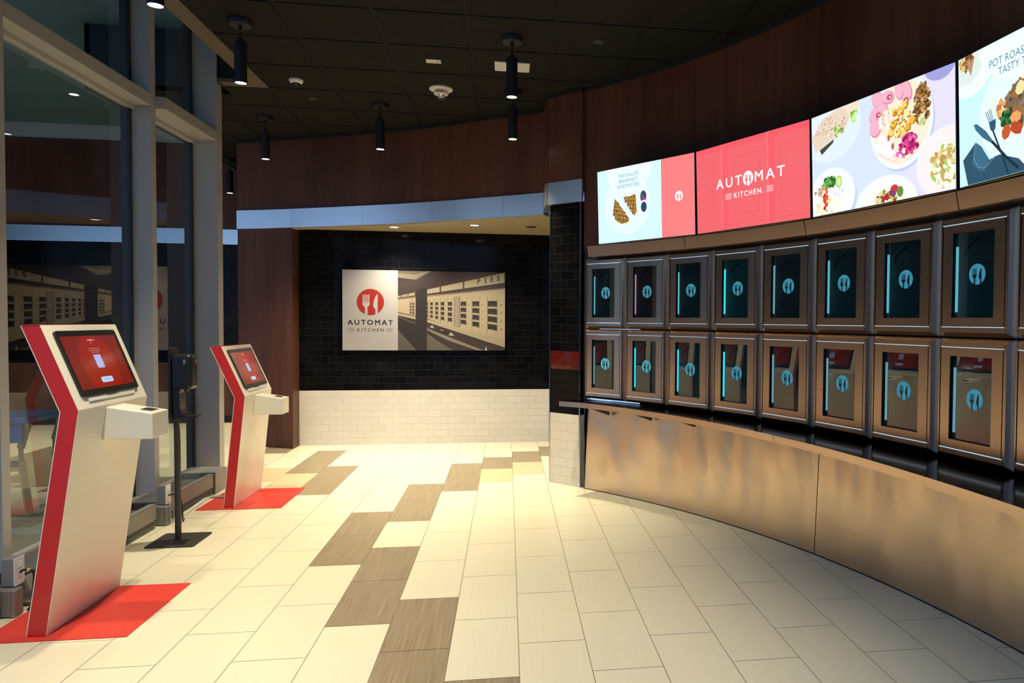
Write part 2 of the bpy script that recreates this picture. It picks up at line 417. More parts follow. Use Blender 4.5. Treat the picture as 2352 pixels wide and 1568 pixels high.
arc_solid(mb, 5.895, 5.95, 2.05, 3.5, 44.6, -38, M['wooddark'])
arc_solid(mb, 5.855, 5.90, 3.46, 3.497, 44.6, -38, M['blackmatte'])
struct(mb.build('wall_right'))
mb = MB(); arc_solid(mb, 6.27, 6.33, 0, 3.5, 41.5, -38, M['blackmatte']); struct(mb.build('wall_right_backing'))

# ---- fascia over the alcove, silver band along its foot, walnut pier at its left end
FA = [(-3.05, 8.88), (-2.72, 8.765), (-2.39, 8.62), (-1.95, 8.42), (-1.5, 8.2), (-1.16, 8.03), (-.85, 7.85), (-.55, 7.66), (-.25, 7.45), (.05, 7.25), (.345, 7.04)]
def sweep(mb, pts, t0, t1, z0, z1, m):
    # wall following pts; t0..t1 = offset range towards the back
    def nrm(i):
        a = Vector(pts[max(i - 1, 0)]); b = Vector(pts[min(i + 1, len(pts) - 1)]); d = (b - a).normalized(); return Vector((-d.y, d.x))
    A = [Vector(p) + nrm(i) * t0 for i, p in enumerate(pts)]; B = [Vector(p) + nrm(i) * t1 for i, p in enumerate(pts)]
    for i in range(len(pts) - 1):
        a, b, c, d = A[i], A[i + 1], B[i + 1], B[i]
        mb.face([(*a, z0), (*b, z0), (*b, z1), (*a, z1)], m, smooth=True)
        mb.face([(*c, z0), (*d, z0), (*d, z1), (*c, z1)], m, smooth=True)
        mb.face([(*a, z1), (*b, z1), (*c, z1), (*d, z1)], m); mb.face([(*d, z0), (*c, z0), (*b, z0), (*a, z0)], m)
    for i in (0, -1): mb.face([(*A[i], z0), (*A[i], z1), (*B[i], z1), (*B[i], z0)], m)
mb = MB(); sweep(mb, FA, 0, .12, 2.60, 3.455, M['wood']); sweep(mb, FA, -.015, .12, 3.455, 3.497, M['blackmatte'])
struct(mb.build('wall_fascia'))
mb = MB()
def fa_at(x):
    for (a, b), (c, d) in zip(FA[:-1], FA[1:]):
        if a <= x <= c: return (x, b + (d - b) * (x - a) / (c - a))
cuts = [-3.05, -2.389, -1.545, -.77, -.04, .345]
for a, b in zip(cuts[:-1], cuts[1:]):
    pts = [fa_at(a + .001)] + [p for p in FA if a + .02 < p[0] < b - .02] + [fa_at(b - .001)]
    sweep(mb, pts, -.012, .10, 2.487, 2.694, M['band'])
sweep(mb, FA, .01, .13, 2.478, 2.487, M['alcoveceil'])
struct(mb.build('trim_2'))
mb = MB()
mb.prism([(-3.05, 8.89), (-2.72, 8.775), (-2.39, 8.63), (-2.378, 8.84), (-2.385, 9.1), (-3.03, 9.25)], 0, 2.487, M['wood'])
struct(mb.build('wall_pier'))

# ---- alcove: tiled back wall, right cheek, ceiling
mb = MB()
def tilewall(mb, p, q, rows, u0=0):
    L = math.hypot(q[0] - p[0], q[1] - p[1])
    for z0, z1, m in rows:
        mb.face([(*p, z0), (*q, z0), (*q, z1), (*p, z1)], m, uv=[(u0, z0), (u0 + L, z0), (u0 + L, z1), (u0, z1)])
rows = [(0, .6376, M['wtile']), (.6376, 2.52, M['btile'])]
tilewall(mb, (-2.40, 8.84), (.50, 8.84), rows, .05)
mb.box(-2.40, .50, 8.845, 8.95, 0, 2.55, M['wooddark'])
struct(mb.build('wall_back'))
mb = MB()
tilewall(mb, (.50, 8.84), (.47, 7.0), rows)
mb.box(.51, .56, 6.98, 8.84, 0, 2.55, M['wooddark'])
struct(mb.build('wall_alcove_right'))
mb = MB()
top = [p for p in FA if p[0] > -2.45]
for (a, b), (c, d) in zip(top[:-1], top[1:]): mb.face([(a, b + .1, 2.497), (a, 8.84, 2.497), (c, 8.84, 2.497), (c, d + .1, 2.497)], M['alcoveceil'])
mb.face([(.345, 7.1, 2.497), (.345, 8.84, 2.497), (.5, 8.84, 2.497), (.5, 7.0, 2.497)], M['alcoveceil'])
struct(mb.build('ceiling_alcove'))

# ---- tiled column between the alcove and the lockers
t = root('tiled_column', (.5, 6.6, 0), 'tiled corner column, black over white with red rows, under walnut cladding', 'column')
def shaft(pts, parts):
    mb = MB(); n = len(pts)
    for i in range(n):
        a, b = pts[i], pts[(i + 1) % n]; tilewall(mb, a, b, parts, .03 + i * .11)
    return mb
sh = [(.382, 6.612), (.628, 6.362), (.70, 6.43), (.80, 6.98), (.42, 6.98)]
shaft(sh, [(0, .6376, M['wtile'])]).build('white_tile_base', t)
r = .0797
shaft(sh, [(.6376, .6376 + 5 * r, M['btile']), (.6376 + 5 * r, .6376 + 7 * r, M['rtile']), (.6376 + 7 * r, 2.52, M['btile'])]).build('black_tile_shaft', t)
mb = MB(); mb.box(.622, .634, 6.350, 6.366, 0, 2.51, M['chrome'])
mb.build('corner_trim', t); mb = MB(); mb.box(.376, .384, 6.604, 6.616, 0, 2.51, M['chrome']); mb.build('corner_trim', t)
up_ = [(.362, 6.60), (.635, 6.335), (.752, 6.405), (.80, 7.1), (.337, 7.1), (.337, 6.64)]
mb = MB(); mb.prism(up_, 2.60, 3.46, M['wood']); mb.prism([(x * 1.0, y - .004) for x, y in up_], 3.46, 3.497, M['blackmatte']); mb.build('walnut_cladding', t)
bp_ = [(.360, 6.594), (.637, 6.328), (.650, 6.34), (.652, 6.42), (.80, 7.0), (.334, 7.0), (.334, 6.637)]
mb = MB(); mb.prism(bp_, 2.508, 2.704, M['band']); mb.build('silver_band', t)

# ================================================================== GLAZED WALL ON THE LEFT
GX = -2.7745; ZT = 4.06
bays = [(1.30, 4.24), (4.31, 5.918), (5.987, 6.983)]
fronts = [-2.627, -2.627, -2.56]
for n, (y0, y1) in enumerate(bays):
    t = root('window_%d' % (n + 1), (GX, (y0 + y1) / 2, 0), '', ''); del t['label']; del t['category']; t['kind'] = 'structure'
    xf = fronts[n]
    mb = MB(); mb.box(GX - .004, GX + .004, y0 + .03, y1 - .03, .09, 3.02, M['winglass']); mb.build('window_glass', t)
    mb = MB(); mb.box(GX - .004, GX + .004, y0 + .03, y1 - .03, 3.14, ZT, M['winglass']); mb.build('window_glass', t)
    mb = MB()
    mb.box(GX - .07, xf, y0, y1, 3.045, 3.135, M['alum']); mb.box(GX - .02, GX + .035, y0, y1, 3.015, 3.045, M['alum'])
    mb.build('transom_bar', t, .003)
    mb = MB(); mb.box(GX - .05, GX + .09, y0, y1, 0, .10, M['alum']); mb.box(GX - .02, GX + .03, y0, y1, .10, .125, M['alum']); mb.build('window_sill', t, .003)
    mb = MB()
    for a, b in ((y0, y0 + .035), (y1 - .035, y1)): mb.box(GX - .02, GX + .012, a, b, .125, 3.015, M['alumd']); mb.box(GX - .02, GX + .012, a, b, 3.135, ZT, M['alumd'])
    mb.build('gasket', t)
for n, (y0, y1, xf) in enumerate([(4.24, 4.31, -2.627), (5.918, 5.987, -2.627), (6.983, 7.095, -2.56), (1.23, 1.30, -2.627)]):
    mb = MB(); mb.box(GX - .006, xf, y0, y1, 0, ZT, M['alum']); mb.box(GX - .07, GX - .006, y0 + .01, y1 - .01, 0, ZT, M['alumd']); struct(mb.build('window_mullion', None, .003))
# slim steel edge at the free end of the glazing
mb = MB(); mb.box(-2.66, -2.60, 7.10, 7.118, 0.0, 3.49, M['grey']); struct(mb.build('trim_3'))

# ---- convector cabinets along the foot of the glazing
def convector(y0, y1, label):
    t = root('convector_heater', (-2.55, (y0 + y1) / 2, 0), label, 'heater', 'convector heaters under the windows')
    mb = MB(); mb.box(-2.428, -2.418, y0, y1, .062, .174, M['grey']); mb.box(-2.462, -2.418, y0, y1, .168, .174, M['grey']); mb.build('front_panel', t, .002)
    mb = MB()
    for k in range(5): mb.box(-2.47, -2.424, y0 + .004, y1 - .004, .006 + k * .011, .0105 + k * .011, M['grey'])
    mb.build('louvre_grille', t)
    mb = MB(); mb.box(-2.68, -2.47, y0, y1, .0, .13, M['darkmetal']); 
    n = int((y1 - y0) / .016)
    for k in range(n): mb.box(-2.672, -2.475, y0 + k * .016, y0 + k * .016 + .006, .13, .136, M['grey'])
    mb.build('top_grille', t)
    mb = MB(); mb.box(-2.682, -2.672, y0, y1, 0, .150, M['alum']); mb.build('rear_rail', t)
convector(1.35, 3.88, 'grey convector heater behind the tall red kiosk, left of its power boxes')
convector(4.20, 5.46, 'grey convector heater between the two pairs of power boxes')
convector(5.68, 6.455, 'grey louvred convector heater ending at the last mullion')
mb = MB(); T = Matrix(((0, 0, 1, 0), (1, 0, 0, 0), (0, 1, 0, 0), (0, 0, 0, 1)))
mb.box(-2.70, -2.405, 6.46, 6.72, .0, .185, M['grey'])
tag(mb.build('heater_end_cap', None, .006), 'grey boxed end cap closing the heater run by the last mullion', 'end cap')

# ---- power boxes by the mullions
def power(y, tall_label, low_label, gid):
    t = root('outlet_box', (-2.425, y + .035, .14), tall_label, 'outlet', 'outlet boxes above the heaters')
    mb = MB(); mb.box(-2.457, -2.402, y, y + .064, .142, .276, M['grey']); mb.build('back_box', t, .003)
    mb = MB(); mb.box(-2.402, -2.396, y - .001, y + .074, .140, .278, M['white']); mb.build('cover_plate', t, .002)
    for z in (.178, .228): mb = MB(); mb.box(-2.396, -2.3945, y + .022, y + .05, z, z + .026, M['cream']); mb.build('socket', t)
    mb = MB(); mb.box(-2.45, -2.435, y + .015, y + .03, .13, .142, M['black']); mb.build('conduit_nipple', t)
    t2 = root('junction_box', (-2.41, y, 0), low_label, 'junction box', 'junction boxes under the outlets')
    mb = MB(); mb.box(-2.465, -2.395, y - .045, y + .02, .006, .136, M['grey']); mb.build('box_body', t2, .004)
    mb = MB(); mb.box(-2.394, -2.372, y - .045, y + .02, .002, .134, M['grey']); mb.build('box_cover', t2, .004)
    mb = MB(); mb.box(-2.46, -2.385, y - .03, y + .01, 0, .006, M['black']); mb.build('box_foot', t2)
power(3.95, 'outlet box with white cover behind the tall kiosk, by the frame edge', 'grey junction box on the floor behind the tall kiosk', 0)
power(5.557, 'outlet box with white cover beside the hand sanitizer stand', 'grey junction box on the floor beside the sanitizer stand pole', 1)
# cords
def cord(name, pts, r, m, label):
    mb = MB(); P = [Vector(p) for p in pts]; out = []
    for i in range(len(P) - 1):
        p0, p1, p2, p3 = P[max(i - 1, 0)], P[i], P[i + 1], P[min(i + 2, len(P) - 1)]
        for k in range(6):
            u = k / 6; out.append(.5 * ((2 * p1) + (-p0 + p2) * u + (2 * p0 - 5 * p1 + 4 * p2 - p3) * u * u + (-p0 + 3 * p1 - 3 * p2 + p3) * u ** 3))
    out.append(P[-1]); mb.tube(out, r, m, 8); return tag(mb.build(name), label, 'cord')
o = cord('power_cord', [(-2.394, 3.985, .20), (-2.375, 3.985, .212), (-2.345, 3.99, .205), (-2.34, 4.0, .18), (-2.345, 4.0, .10), (-2.35, 3.99, .03), (-2.362, 3.98, .009)], .006, M['blackplastic'], 'black power cord looping from the outlet box behind the tall kiosk')
mb = MB(); mb.tube([(-2.362, 3.9875, .2105), (-2.352, 3.989, .2085)], .0085, mat('yellow_tape', (.75, .62, .02), .5), 10); k = mb.build('tape_band', o); k['label'] = 'yellow tape band'
cord('power_cord', [(-2.394, 5.59, .20), (-2.37, 5.59, .207), (-2.33, 5.60, .20), (-2.31, 5.60, .12), (-2.31, 5.61, .02), (-2.33, 5.68, .006)], .006, M['blackplastic'], 'black power cord from the outlet box behind the sanitizer stand')
T = Matrix.Translation((-2.435, 4.065, .075)) @ Matrix.Rotation(math.radians(-24), 4, 'Y')
mb = MB(); mb.box(-.055, .055, -.02, .07, -.055, .065, M['grey'], T); o = mb.build('adapter_box', None, .01); tag(o, 'tilted grey adapter box on the floor behind the tall kiosk', 'adapter')
# grey cable clipped over the junction box at the second pair
cord('wire_bundle', [(-2.369, 5.53, .02), (-2.362, 5.53, .07), (-2.365, 5.535, .13), (-2.37, 5.56, .15), (-2.36, 5.585, .12), (-2.358, 5.58, .06), (-2.362, 5.575, .015)], .005, M['grey'], 'grey wire bundle strapped to the junction box by the sanitizer stand')
# white floor raceway to the low kiosk
mb = MB(); Y = [(-2.372, 5.70), (-2.415, 6.30), (-2.40, 6.335), (-2.12, 6.335)]
for (a, b), (c, d) in zip(Y[:-1], Y[1:]):
    L = math.hypot(c - a, d - b); T = Matrix.Translation((a, b, 0)) @ Matrix.Rotation(math.atan2(d - b, c - a), 4, 'Z')
    mb.box(-.008, L + .008, -.014, .014, .001, .013, M['white'], T)
tag(mb.build('floor_raceway', None, .003), 'white cable raceway on the floor leading to the low kiosk', 'cable cover')

# ================================================================== KIOSKS
K_PRINT = {}
def kiosk(y0, prof, label, slug):
    # prof: back bottom, front bottom, front bend, front top, back top, back bend  (x, z)
    bb, fb, fm, ft, bt, bm_ = [Vector((p[0], 0, p[1])) for p in prof]
    W = .64; y1 = y0 + W
    t = root('self_order_kiosk', (-2.05, y0 + W / 2, 0), label, 'kiosk', 'self order kiosks by the windows')
    z0 = .006
    bb.z = fb.z = z0
    out = [bb, fb, fm, ft, bt, bm_]
    for ya, yb in ((y0, y0 + .012), (y1 - .012, y1)):
        mb = MB(); Tm = Matrix(((1, 0, 0, 0), (0, 0, 1, 0), (0, 1, 0, 0), (0, 0, 0, 1)))
        P = [(p.x, p.z) for p in out]
        mb.prism([(p[0], p[1]) for p in reversed(P)], ya, yb, M['red'], T=Tm); mb.build('side_panel', t, .0015)
    def strip(a, b, th, m, name, ya=y0 + .0, yb=y1, push=.0):
        d = (b - a).normalized(); n = Vector((d.z, 0, -d.x))
        mb = MB(); q = [a + n * push, b + n * push, b + n * (push - th), a + n * (push - th)]
        f = [Vector((p.x, ya, p.z)) for p in q]; g = [Vector((p.x, yb, p.z)) for p in q]
        mb.face(f, m); mb.face(list(reversed(g)), m)
        for i in range(4): mb.face([f[i], g[i], g[(i + 1) % 4], f[(i + 1) % 4]], m)
        return mb.build(name, t, .001)
    strip(fb, fm, .004, M['cream'], 'leg_panel', push=.002, ya=y0 + .001)
    strip(fm, ft, .004, M['cream'], 'face_panel', push=.002, ya=y0 + .001)
    strip(bb, bm_, .004, M['cream'], 'back_panel', push=.0); strip(bm_, bt, .004, M['cream'], 'back_panel', push=.0)
    mb = MB(); mb.prism([(ft.x, y0), (ft.x, y1), (bt.x, y1), (bt.x, y0)][::-1], ft.z - .004, ft.z + .001, M['red']); mb.build('top_panel', t)
    # red floor plate
    xb, xf = bb.x - .19, fb.x + .362
    mb = MB(); mb.prism([(xb, y0 - .045), (xf, y0 - .045), (xf, y0 + .645), (xb, y0 + .645)], 0, .005, M['redmat']); mb.build('floor_plate', t, .001)
    # face frame: a = along y, c = down the face, n = out of the face
    c = (fm - ft).normalized(); n = Vector((-c.z, 0, c.x)); n = n if n.x > 0 else -n
    F = Matrix(((0, n.x, -c.x, ft.x), (1, 0, 0, y0), (0, n.z, -c.z, ft.z), (0, 0, 0, 1)))  # (a, n, -c)
    mo = MB(); T2 = F @ Matrix(((1, 0, 0, 0), (0, 0, 1, 0), (0, -1, 0, 0), (0, 0, 0, 1)))
    mo.prism(rrect(.060, .580, .033, .364, .014), .002, .013, M['blackplastic'], T=T2); mon = mo.build('monitor', t, .002)
    sw, sh_ = .474, .270
    A = Art(lambda cc: emat(cc, 1.0))
    A.rect(0, sw, 0, sh_, '7d1a10'); A.ell(.235, .155, .150, .165, '961b09'); 
    A.text('AUT', .218, .0275, .008, 'e8a0a8', width=.022, bold=.01); A.logo(.2375, .0235, .0065, 'f0c8d0', '961b09'); A.text('MAT', .260, .0275, .008, 'e8a0a8', width=.027, bold=.01); A.line([(.227, .038), (.248, .038)], .0025, 'c87078')
    for k, wd in enumerate((.100, .096, .066)):
        x = .238 - wd / 2
        while x < .238 + wd / 2:
            q = random.uniform(.006, .013); A.rect(x, min(x + q, .238 + wd / 2), .066 + k * .010, .0695 + k * .010, 'd0808c'); x += q + .003
    A.poly(rrect(.207, .269, .100, .170, .008), 'a8b4e6'); 
    A.poly(rrect(.188, .292, .217, .246, .012), 'b4d2f4'); A.line([(.208, .2315), (.272, .2315)], .004, '8fa4cc')
    A.build('screen_image', F @ Matrix.Translation((.078, .0133, -.063)), mon, sw, sh_)
    mb = MB(); mb.prism(rrect(.105, .527, .366, .388, .002), .002, .008, M['white'], T=T2); mb.build('monitor_tray', t, .001)
    mb = MB(); mb.prism(rrect(.27, .36, .362, .370, .002), .002, .012, M['blackplastic'], T=T2); mb.build('tray_latch', t)
    mb = MB(); mb.prism(rrect(.545, .556, .378, .381, .001), .002, .0035, M['black'], T=T2); mb.build('pilot_hole', t)
    # receipt printer box cantilevered from the leg
    ya, yb = y0 + .235, y0 + .405; zb = fm.z - .172; zt = fm.z - .010; xo = fm.x + .210
    xt = fm.x - (fm.x - fb.x) * (fm.z - zt) / fm.z; xbt = fm.x - (fm.x - fb.x) * (fm.z - zb) / fm.z
    mb = MB()
    q = [(xbt + .0, zb), (xo, zb), (xo, zt - .034), (xt, zt)]
    f = [Vector((x, ya, z)) for x, z in q]; g = [Vector((x, yb, z)) for x, z in q]
    mb.face(f, M['cream']); mb.face(list(reversed(g)), M['cream'])
    for i in range(4): mb.face([g[i], g[(i + 1) % 4], f[(i + 1) % 4], f[i]], M['cream'])
    pb = mb.build('receipt_printer', t, .006)
    for p in pb.data.polygons: pass
    mb = MB(); mb.box(xt - .002, xt + .03, ya - .001, yb + .001, zb, zb + .002, M['cream'])
    sl = (zt - .034 - zt) / (xo - xt); xs0, xs1 = xo - .085, xo - .03
    zz = lambda x: zt + sl * (x - xt) + .0008
    mb = MB(); mb.face([(xs0, ya + .055, zz(xs0)), (xs1, ya + .055, zz(xs1)), (xs1, yb - .030, zz(xs1)), (xs0, yb - .030, zz(xs0))], M['blackmatte']); mb.build('receipt_slot', pb)
    return t
k1 = kiosk(3.65, [(-2.170, 0), (-2.091, 0), (-1.943, 1.042), (-2.097, 1.432), (-2.173, 1.431), (-2.017, 1.035)], 'tall red and cream self-order kiosk at the left, nearest the camera', 'a')
k2 = kiosk(5.97, [(-2.163, 0), (-2.094, 0), (-2.006, .866), (-2.174, 1.250), (-2.251, 1.247), (-2.078, .858)], 'shorter red and cream self-order kiosk beyond the sanitizer stand', 'b')

# ================================================================== HAND SANITIZER STAND
t = root('hand_sanitizer_stand', (-2.145, 5.14, 0), 'black hand sanitizer dispenser stand between the two red kiosks', 'sanitizer stand')
mb = MB(); mb.prism(rrect(-2.287, -1.990, 4.98, 5.297, .018), 0, .009, M['darkmetal']); mb.build('base_plate', t, .002)
mb = MB(); mb.tube([(-2.145, 5.14, .009), (-2.145, 5.14, .66), (-2.147, 5.14, .74), (-2.152, 5.14, .82)], [.019, .019, .018, .016], M['darkmetal'], 20); mb.build('pole', t)
mb = MB(); mb.tube([(-2.145, 5.14, .553), (-2.145, 5.14, .556)], .0196, M['blackplastic'], 20); mb.build('pole_joint', t)
mb = MB(); T = Matrix(((0, 0, 1, 0), (1, 0, 0, 0), (0, 1, 0, 0), (0, 0, 0, 1)))
mb.prism(rrect(5.083, 5.197, .806, 1.278, .02), -2.174, -2.158, M['blackplastic'], T=T); mb.build('back_plate', t, .003)
mb = MB(); mb.prism(rrect(5.082, 5.198, 1.003, 1.232, .025), -2.158, -2.035, M['blackplastic'], T=T); d = mb.build('dispenser_body', t, .022)
mb = MB(); mb.prism(rrect(5.15, 5.165, 1.17, 1.2, .003), -2.0355, -2.034, M['grey'], T=T); mb.build('level_window', d)
mb = MB(); Y = Matrix(((1, 0, 0, 0), (0, 0, -1, 0), (0, 1, 0, 0), (0, 0, 0, 1)))
mb.face([(-2.0825, 5.0815, 1.17), (-2.066, 5.0815, 1.17), (-2.066, 5.0815, 1.20), (-2.0825, 5.0815, 1.20)], M['grey']); mb.build('side_window', d)
mb = MB(); mb.prism([(-2.158, 1.005), (-2.152, .99), (-2.15, .83), (-2.135, .812), (-2.02, .818), (-1.996, .824), (-1.99, .829), (-2.0, .832), (-2.06, .830), (-2.095, .842), (-2.108, .87), (-2.112, .98), (-2.108, 1.005)], -5.185, -5.095, M['blackplastic'], T=Matrix(((1, 0, 0, 0), (0, 0, -1, 0), (0, 1, 0, 0), (0, 0, 0, 1)))); mb.build('drip_tray', t, .003)
mb = MB(); mb.lathe([(0, 0), (.012, 0), (.016, .02), (0, .02)], M['blackplastic'], 16, c=(-2.085, 5.14, .985)); mb.build('nozzle', t)

# ================================================================== PENDANT LAMPS
def pendant_lamp():
    t = root('pendant_lamp', (0, 0, 3.497), '', 'pendant lamp', local=True)
    mb = MB(); mb.lathe([(0, 0), (.078, 0), (.078, -.018), (.070, -.040), (.0, -.042)], M['black'], 32); a = mb.build('canopy', t)
    mb = MB(); mb.lathe([(.0, -.041), (.012, -.041), (.012, -.07), (.004, -.075), (.004, -.115), (.013, -.12), (.013, -.148), (.0, -.148)], M['black'], 14); mb.build('stem', t)
    mb = MB(); mb.lathe([(0, -.147), (.034, -.147), (.040, -.154), (.040, -.428), (.036, -.428), (.036, -.414), (.0, -.414)], M['black'], 32); mb.build('lamp_shade', t)
    mb = MB(); mb.lathe([(.0355, -.424), (.0, -.4245)], M['lamp'], 32); mb.build('lens', t)
    return t
def copy_tree(o, parent=None):
    c = o.copy(); COL.objects.link(c); c.parent = parent
    if parent: c.matrix_parent_inverse = o.matrix_parent_inverse.copy()
    for ch in list(o.children): copy_tree(ch, c)
    return c
def spot(parent, x, y, z, watt, size=1.38, blend=1.0, col=None, r=.03):
    l = bpy.data.lights.new('downlight', 'SPOT'); l.energy = watt; l.color = col or WARM; l.spot_size = size; l.spot_blend = blend; l.shadow_soft_size = r
    o = bpy.data.objects.new('lamp_light', l); COL.objects.link(o); o.parent = parent; o.location = (x - parent.location.x, y - parent.location.y, z - parent.location.z)
    o.matrix_parent_inverse = Matrix(); return o
pend = [(-1.79, 4.09, 'black cylinder pendant lamp at the top left edge of the frame'),
        (-1.80, 5.326, 'black cylinder pendant lamp nearest the glazed wall corner'),
        (.026, 5.323, 'black cylinder pendant lamp in front of the white ceiling panel'),
        (-1.19, 7.16, 'black cylinder pendant lamp before the walnut fascia, middle one'),
        (-2.41, 7.807, 'black cylinder pendant lamp at the left end of the walnut fascia'),
        (.041, 6.551, 'black cylinder pendant lamp seen directly below a larger-looking one'),
        (-3.52, 10.0, 'black cylinder pendant lamp seen in the gap beside the walnut pier'),
        (-1.79, 2.86, 'black cylinder pendant lamp nearest the camera on the glazed side'),
        (.026, 2.86, 'black cylinder pendant lamp nearest the camera in mid room'),
        ]
proto = pendant_lamp()
for i, (x, y, lab) in enumerate(pend):
    o = proto if i == 0 else copy_tree(proto)
    o.location = (x, y, 3.497); o['label'] = lab; o['group'] = 'black cylinder pendant lamps'
    spot(o, x, y, 3.065, PENDANT_W)

# ================================================================== SMALL CEILING THINGS
t = root('security_camera', (-1.777, 6.561, 3.497), 'small white dome security camera on the dark ceiling', 'security camera', local=True)
mb = MB(); mb.lathe([(0, 0), (.055, 0), (.058, -.012), (.05, -.028), (.035, -.034), (0, -.034)], M['white'], 28); mb.build('housing', t)
mb = MB(); mb.lathe([(.034, -.030), (.030, -.046), (.018, -.058), (0, -.062)], M['blackplastic'], 24); mb.build('dome', t)
t = root('fire_strobe', (-.582, 6.595, 3.497), 'round white ceiling fire strobe reading FIRE', 'fire alarm', local=True)
mb = MB(); mb.lathe([(0, 0), (.100, 0), (.102, -.012), (.092, -.02), (0, -.02)], M['white'], 40); mb.build('mounting_plate', t)
mb = MB(); mb.lathe([(.062, -.02), (.062, -.052), (.056, -.056), (0, -.056)], M['white'], 32); b = mb.build('strobe_body', t)
mb = MB(); mb.lathe([(.057, -.054), (.055, -.075), (.040, -.094), (.02, -.1), (0, -.1)], M['clear'], 28); mb.build('clear_lens', t)
mb = MB(); mb.tube([(-.02, 0, -.075), (.02, 0, -.075)], .006, M['chrome'], 10); mb.lathe([(0, -.056), (.03, -.056), (.018, -.07), (0, -.07)], M['chrome'], 20); mb.build('flash_tube', t)
A = Art(pmat); A.text('FIRE', .04, .018, .016, '8a2018', width=.062, bold=.02); 
A.build('fire_lettering', Matrix.Translation((-.04, -.0635, -.030)) @ Matrix.Rotation(math.pi, 4, 'Z') @ Matrix.Scale(-1, 4, (1, 0, 0)), b, .2, .2)
mb = MB(); mb.box(-.106, .169, 5.833, 6.036, 3.489, 3.497, M['white']); tag(mb.build('ceiling_access_panel', None, .001), 'plain white rectangular ceiling panel behind a pendant lamp', 'ceiling panel')
t = root('exit_battery_plate', (-.578, 5.912, 3.497), 'small cream rectangular test plate flush in the dark ceiling', 'ceiling plate')
mb = MB(); mb.box(-.636, -.522, 5.876, 5.948, 3.490, 3.497, M['cream']); mb.build('plate', t, .001)
for dx in (-.015, .02, .032): mb = MB(); mb.box(-.578 + dx, -.570 + dx, 5.905, 5.915, 3.488, 3.490, M['black']); mb.build('indicator', t)
for x, y, lab in ((.646, 5.308, 'dark round ceiling cover above the locker wall'), (-1.776, 7.10, 'dark round ceiling cover behind the dome camera')):
    mb = MB(); mb.lathe([(0, 0), (.042, 0), (.042, -.004), (0, -.005)], M['darkmetal'], 24, c=(x, y, 3.497)); tag(mb.build('sprinkler_cover'), lab, 'sprinkler cover', 'round ceiling covers')
for x, lab, on in ((-.357, 'small recessed downlight glowing above the photo half of the sign', 1), (.254, 'unlit round recessed downlight in the alcove ceiling', 0), (-1.25, 'glowing recessed downlight at the left of the alcove ceiling, above the logo panel', 1)):
    t = root('recessed_downlight', (x, 8.08 if x > -.8 else 8.42, 2.497), lab, 'downlight', 'recessed downlights in the alcove ceiling', local=True)
    mb = MB(); mb.lathe([(.045, 0), (.060, 0), (.060, -.004), (.045, -.003)], M['darkmetal'] if not on else M['cream'], 28); mb.build('trim_ring', t)
    mb = MB(); mb.lathe([(.046, .0), (0, -.001)], M['lamp'] if on else M['darkmetal'], 24); mb.build('lens', t)
    if on: spot(t, t.location.x, t.location.y, 2.488, ALCOVE_W, 2.2, .9, (1.0, .89, .70), .04)

# ================================================================== WALL SIGN
t = root('wall_sign', (-.96, 8.82, 1.1), 'two-part wall sign: red fork-and-knife logo panel beside a sepia cafeteria photo', 'sign')
mb = MB(); mb.box(-1.89, -1.268, 8.805, 8.838, 1.107, 2.042, pmat('d6d0ca')); lp = mb.build('logo_panel', t)
mb = MB(); mb.box(-1.268, -.029, 8.805, 8.838, 1.107, 2.038, pmat('3a2a24')); pp = mb.build('photo_panel', t)
TS = Matrix.Translation((-1.89, 8.8045, 2.042)) @ Matrix.Scale(-1, 4, (0, 1, 0))
A = Art(pmat)
# lettering positions in metres from the panel's top left
kx = .622 / 770; ky = .935 / 1115
P = lambda x, y: ((x - 38) * kx, (y - 55) * ky)
x, y = P(425, 500); A.logo(x, y, .153, 'bb2a18', 'd6d0ca')
x, y = P(423, 814); A.text('AUTOMAT', x, y, .056, '16221f', width=.505, bold=.020, spacing=1.35)
x, y = P(426, 908); A.text('KITCHEN', x, y, .038, '16221f', width=.292, bold=.004, spacing=1.45)
for x0, x1 in ((108, 200), (645, 737)):
    for k in range(4): A.line([P(x0, 862 + k * 15), P(x1, 862 + k * 15)], .0028, '6a6460')
A.build('printed_logo', TS, lp, .621, .935)
# generic old cafeteria scene in sepia
A = Art(pmat); W_, H_ = 1.239, .931
ox = lambda x: (x - 808) * W_ / 1487; oy = lambda y: (y - 70) * H_ / 1100
Q = lambda L: [(ox(a), oy(b)) for a, b in L]
A.rect(0, W_, 0, H_, '3b2b28')
A.poly(Q([(808, 70), (1260, 70), (1050, 190), (808, 165)]), '8f8266'); A.poly(Q([(808, 70), (1200, 70), (1040, 120), (808, 105)]), '6a5c4a'); A.poly(Q([(808, 165), (1050, 190), (808, 215)]), '2b201f')
A.poly(Q([(808, 880), (1060, 1100), (1060, 1170), (808, 1170)]), '6b625a')
A.poly(Q([(808, 640), (1230, 900), (1560, 1170), (1060, 1170), (808, 880)]), '2d2122')
A.poly(Q([(1200, 930), (1560, 1170), (1200, 1170)]), '756a58'); 
# header boards
for x0, x1 in ((2295, 1722), (1700, 1400), (1382, 1170), (1160, 1055), (1045, 950), (940, 860), (850, 810)):
    f = lambda x: 418 - (x - 808) * .232; g = lambda x: 445 - (x - 808) * .157
    A.poly(Q([(x1, f(x1)), (x0, f(x0)), (x0, g(x0)), (x1, g(x1))]), 'd6c296' if x1 > 1100 else 'b8a880')
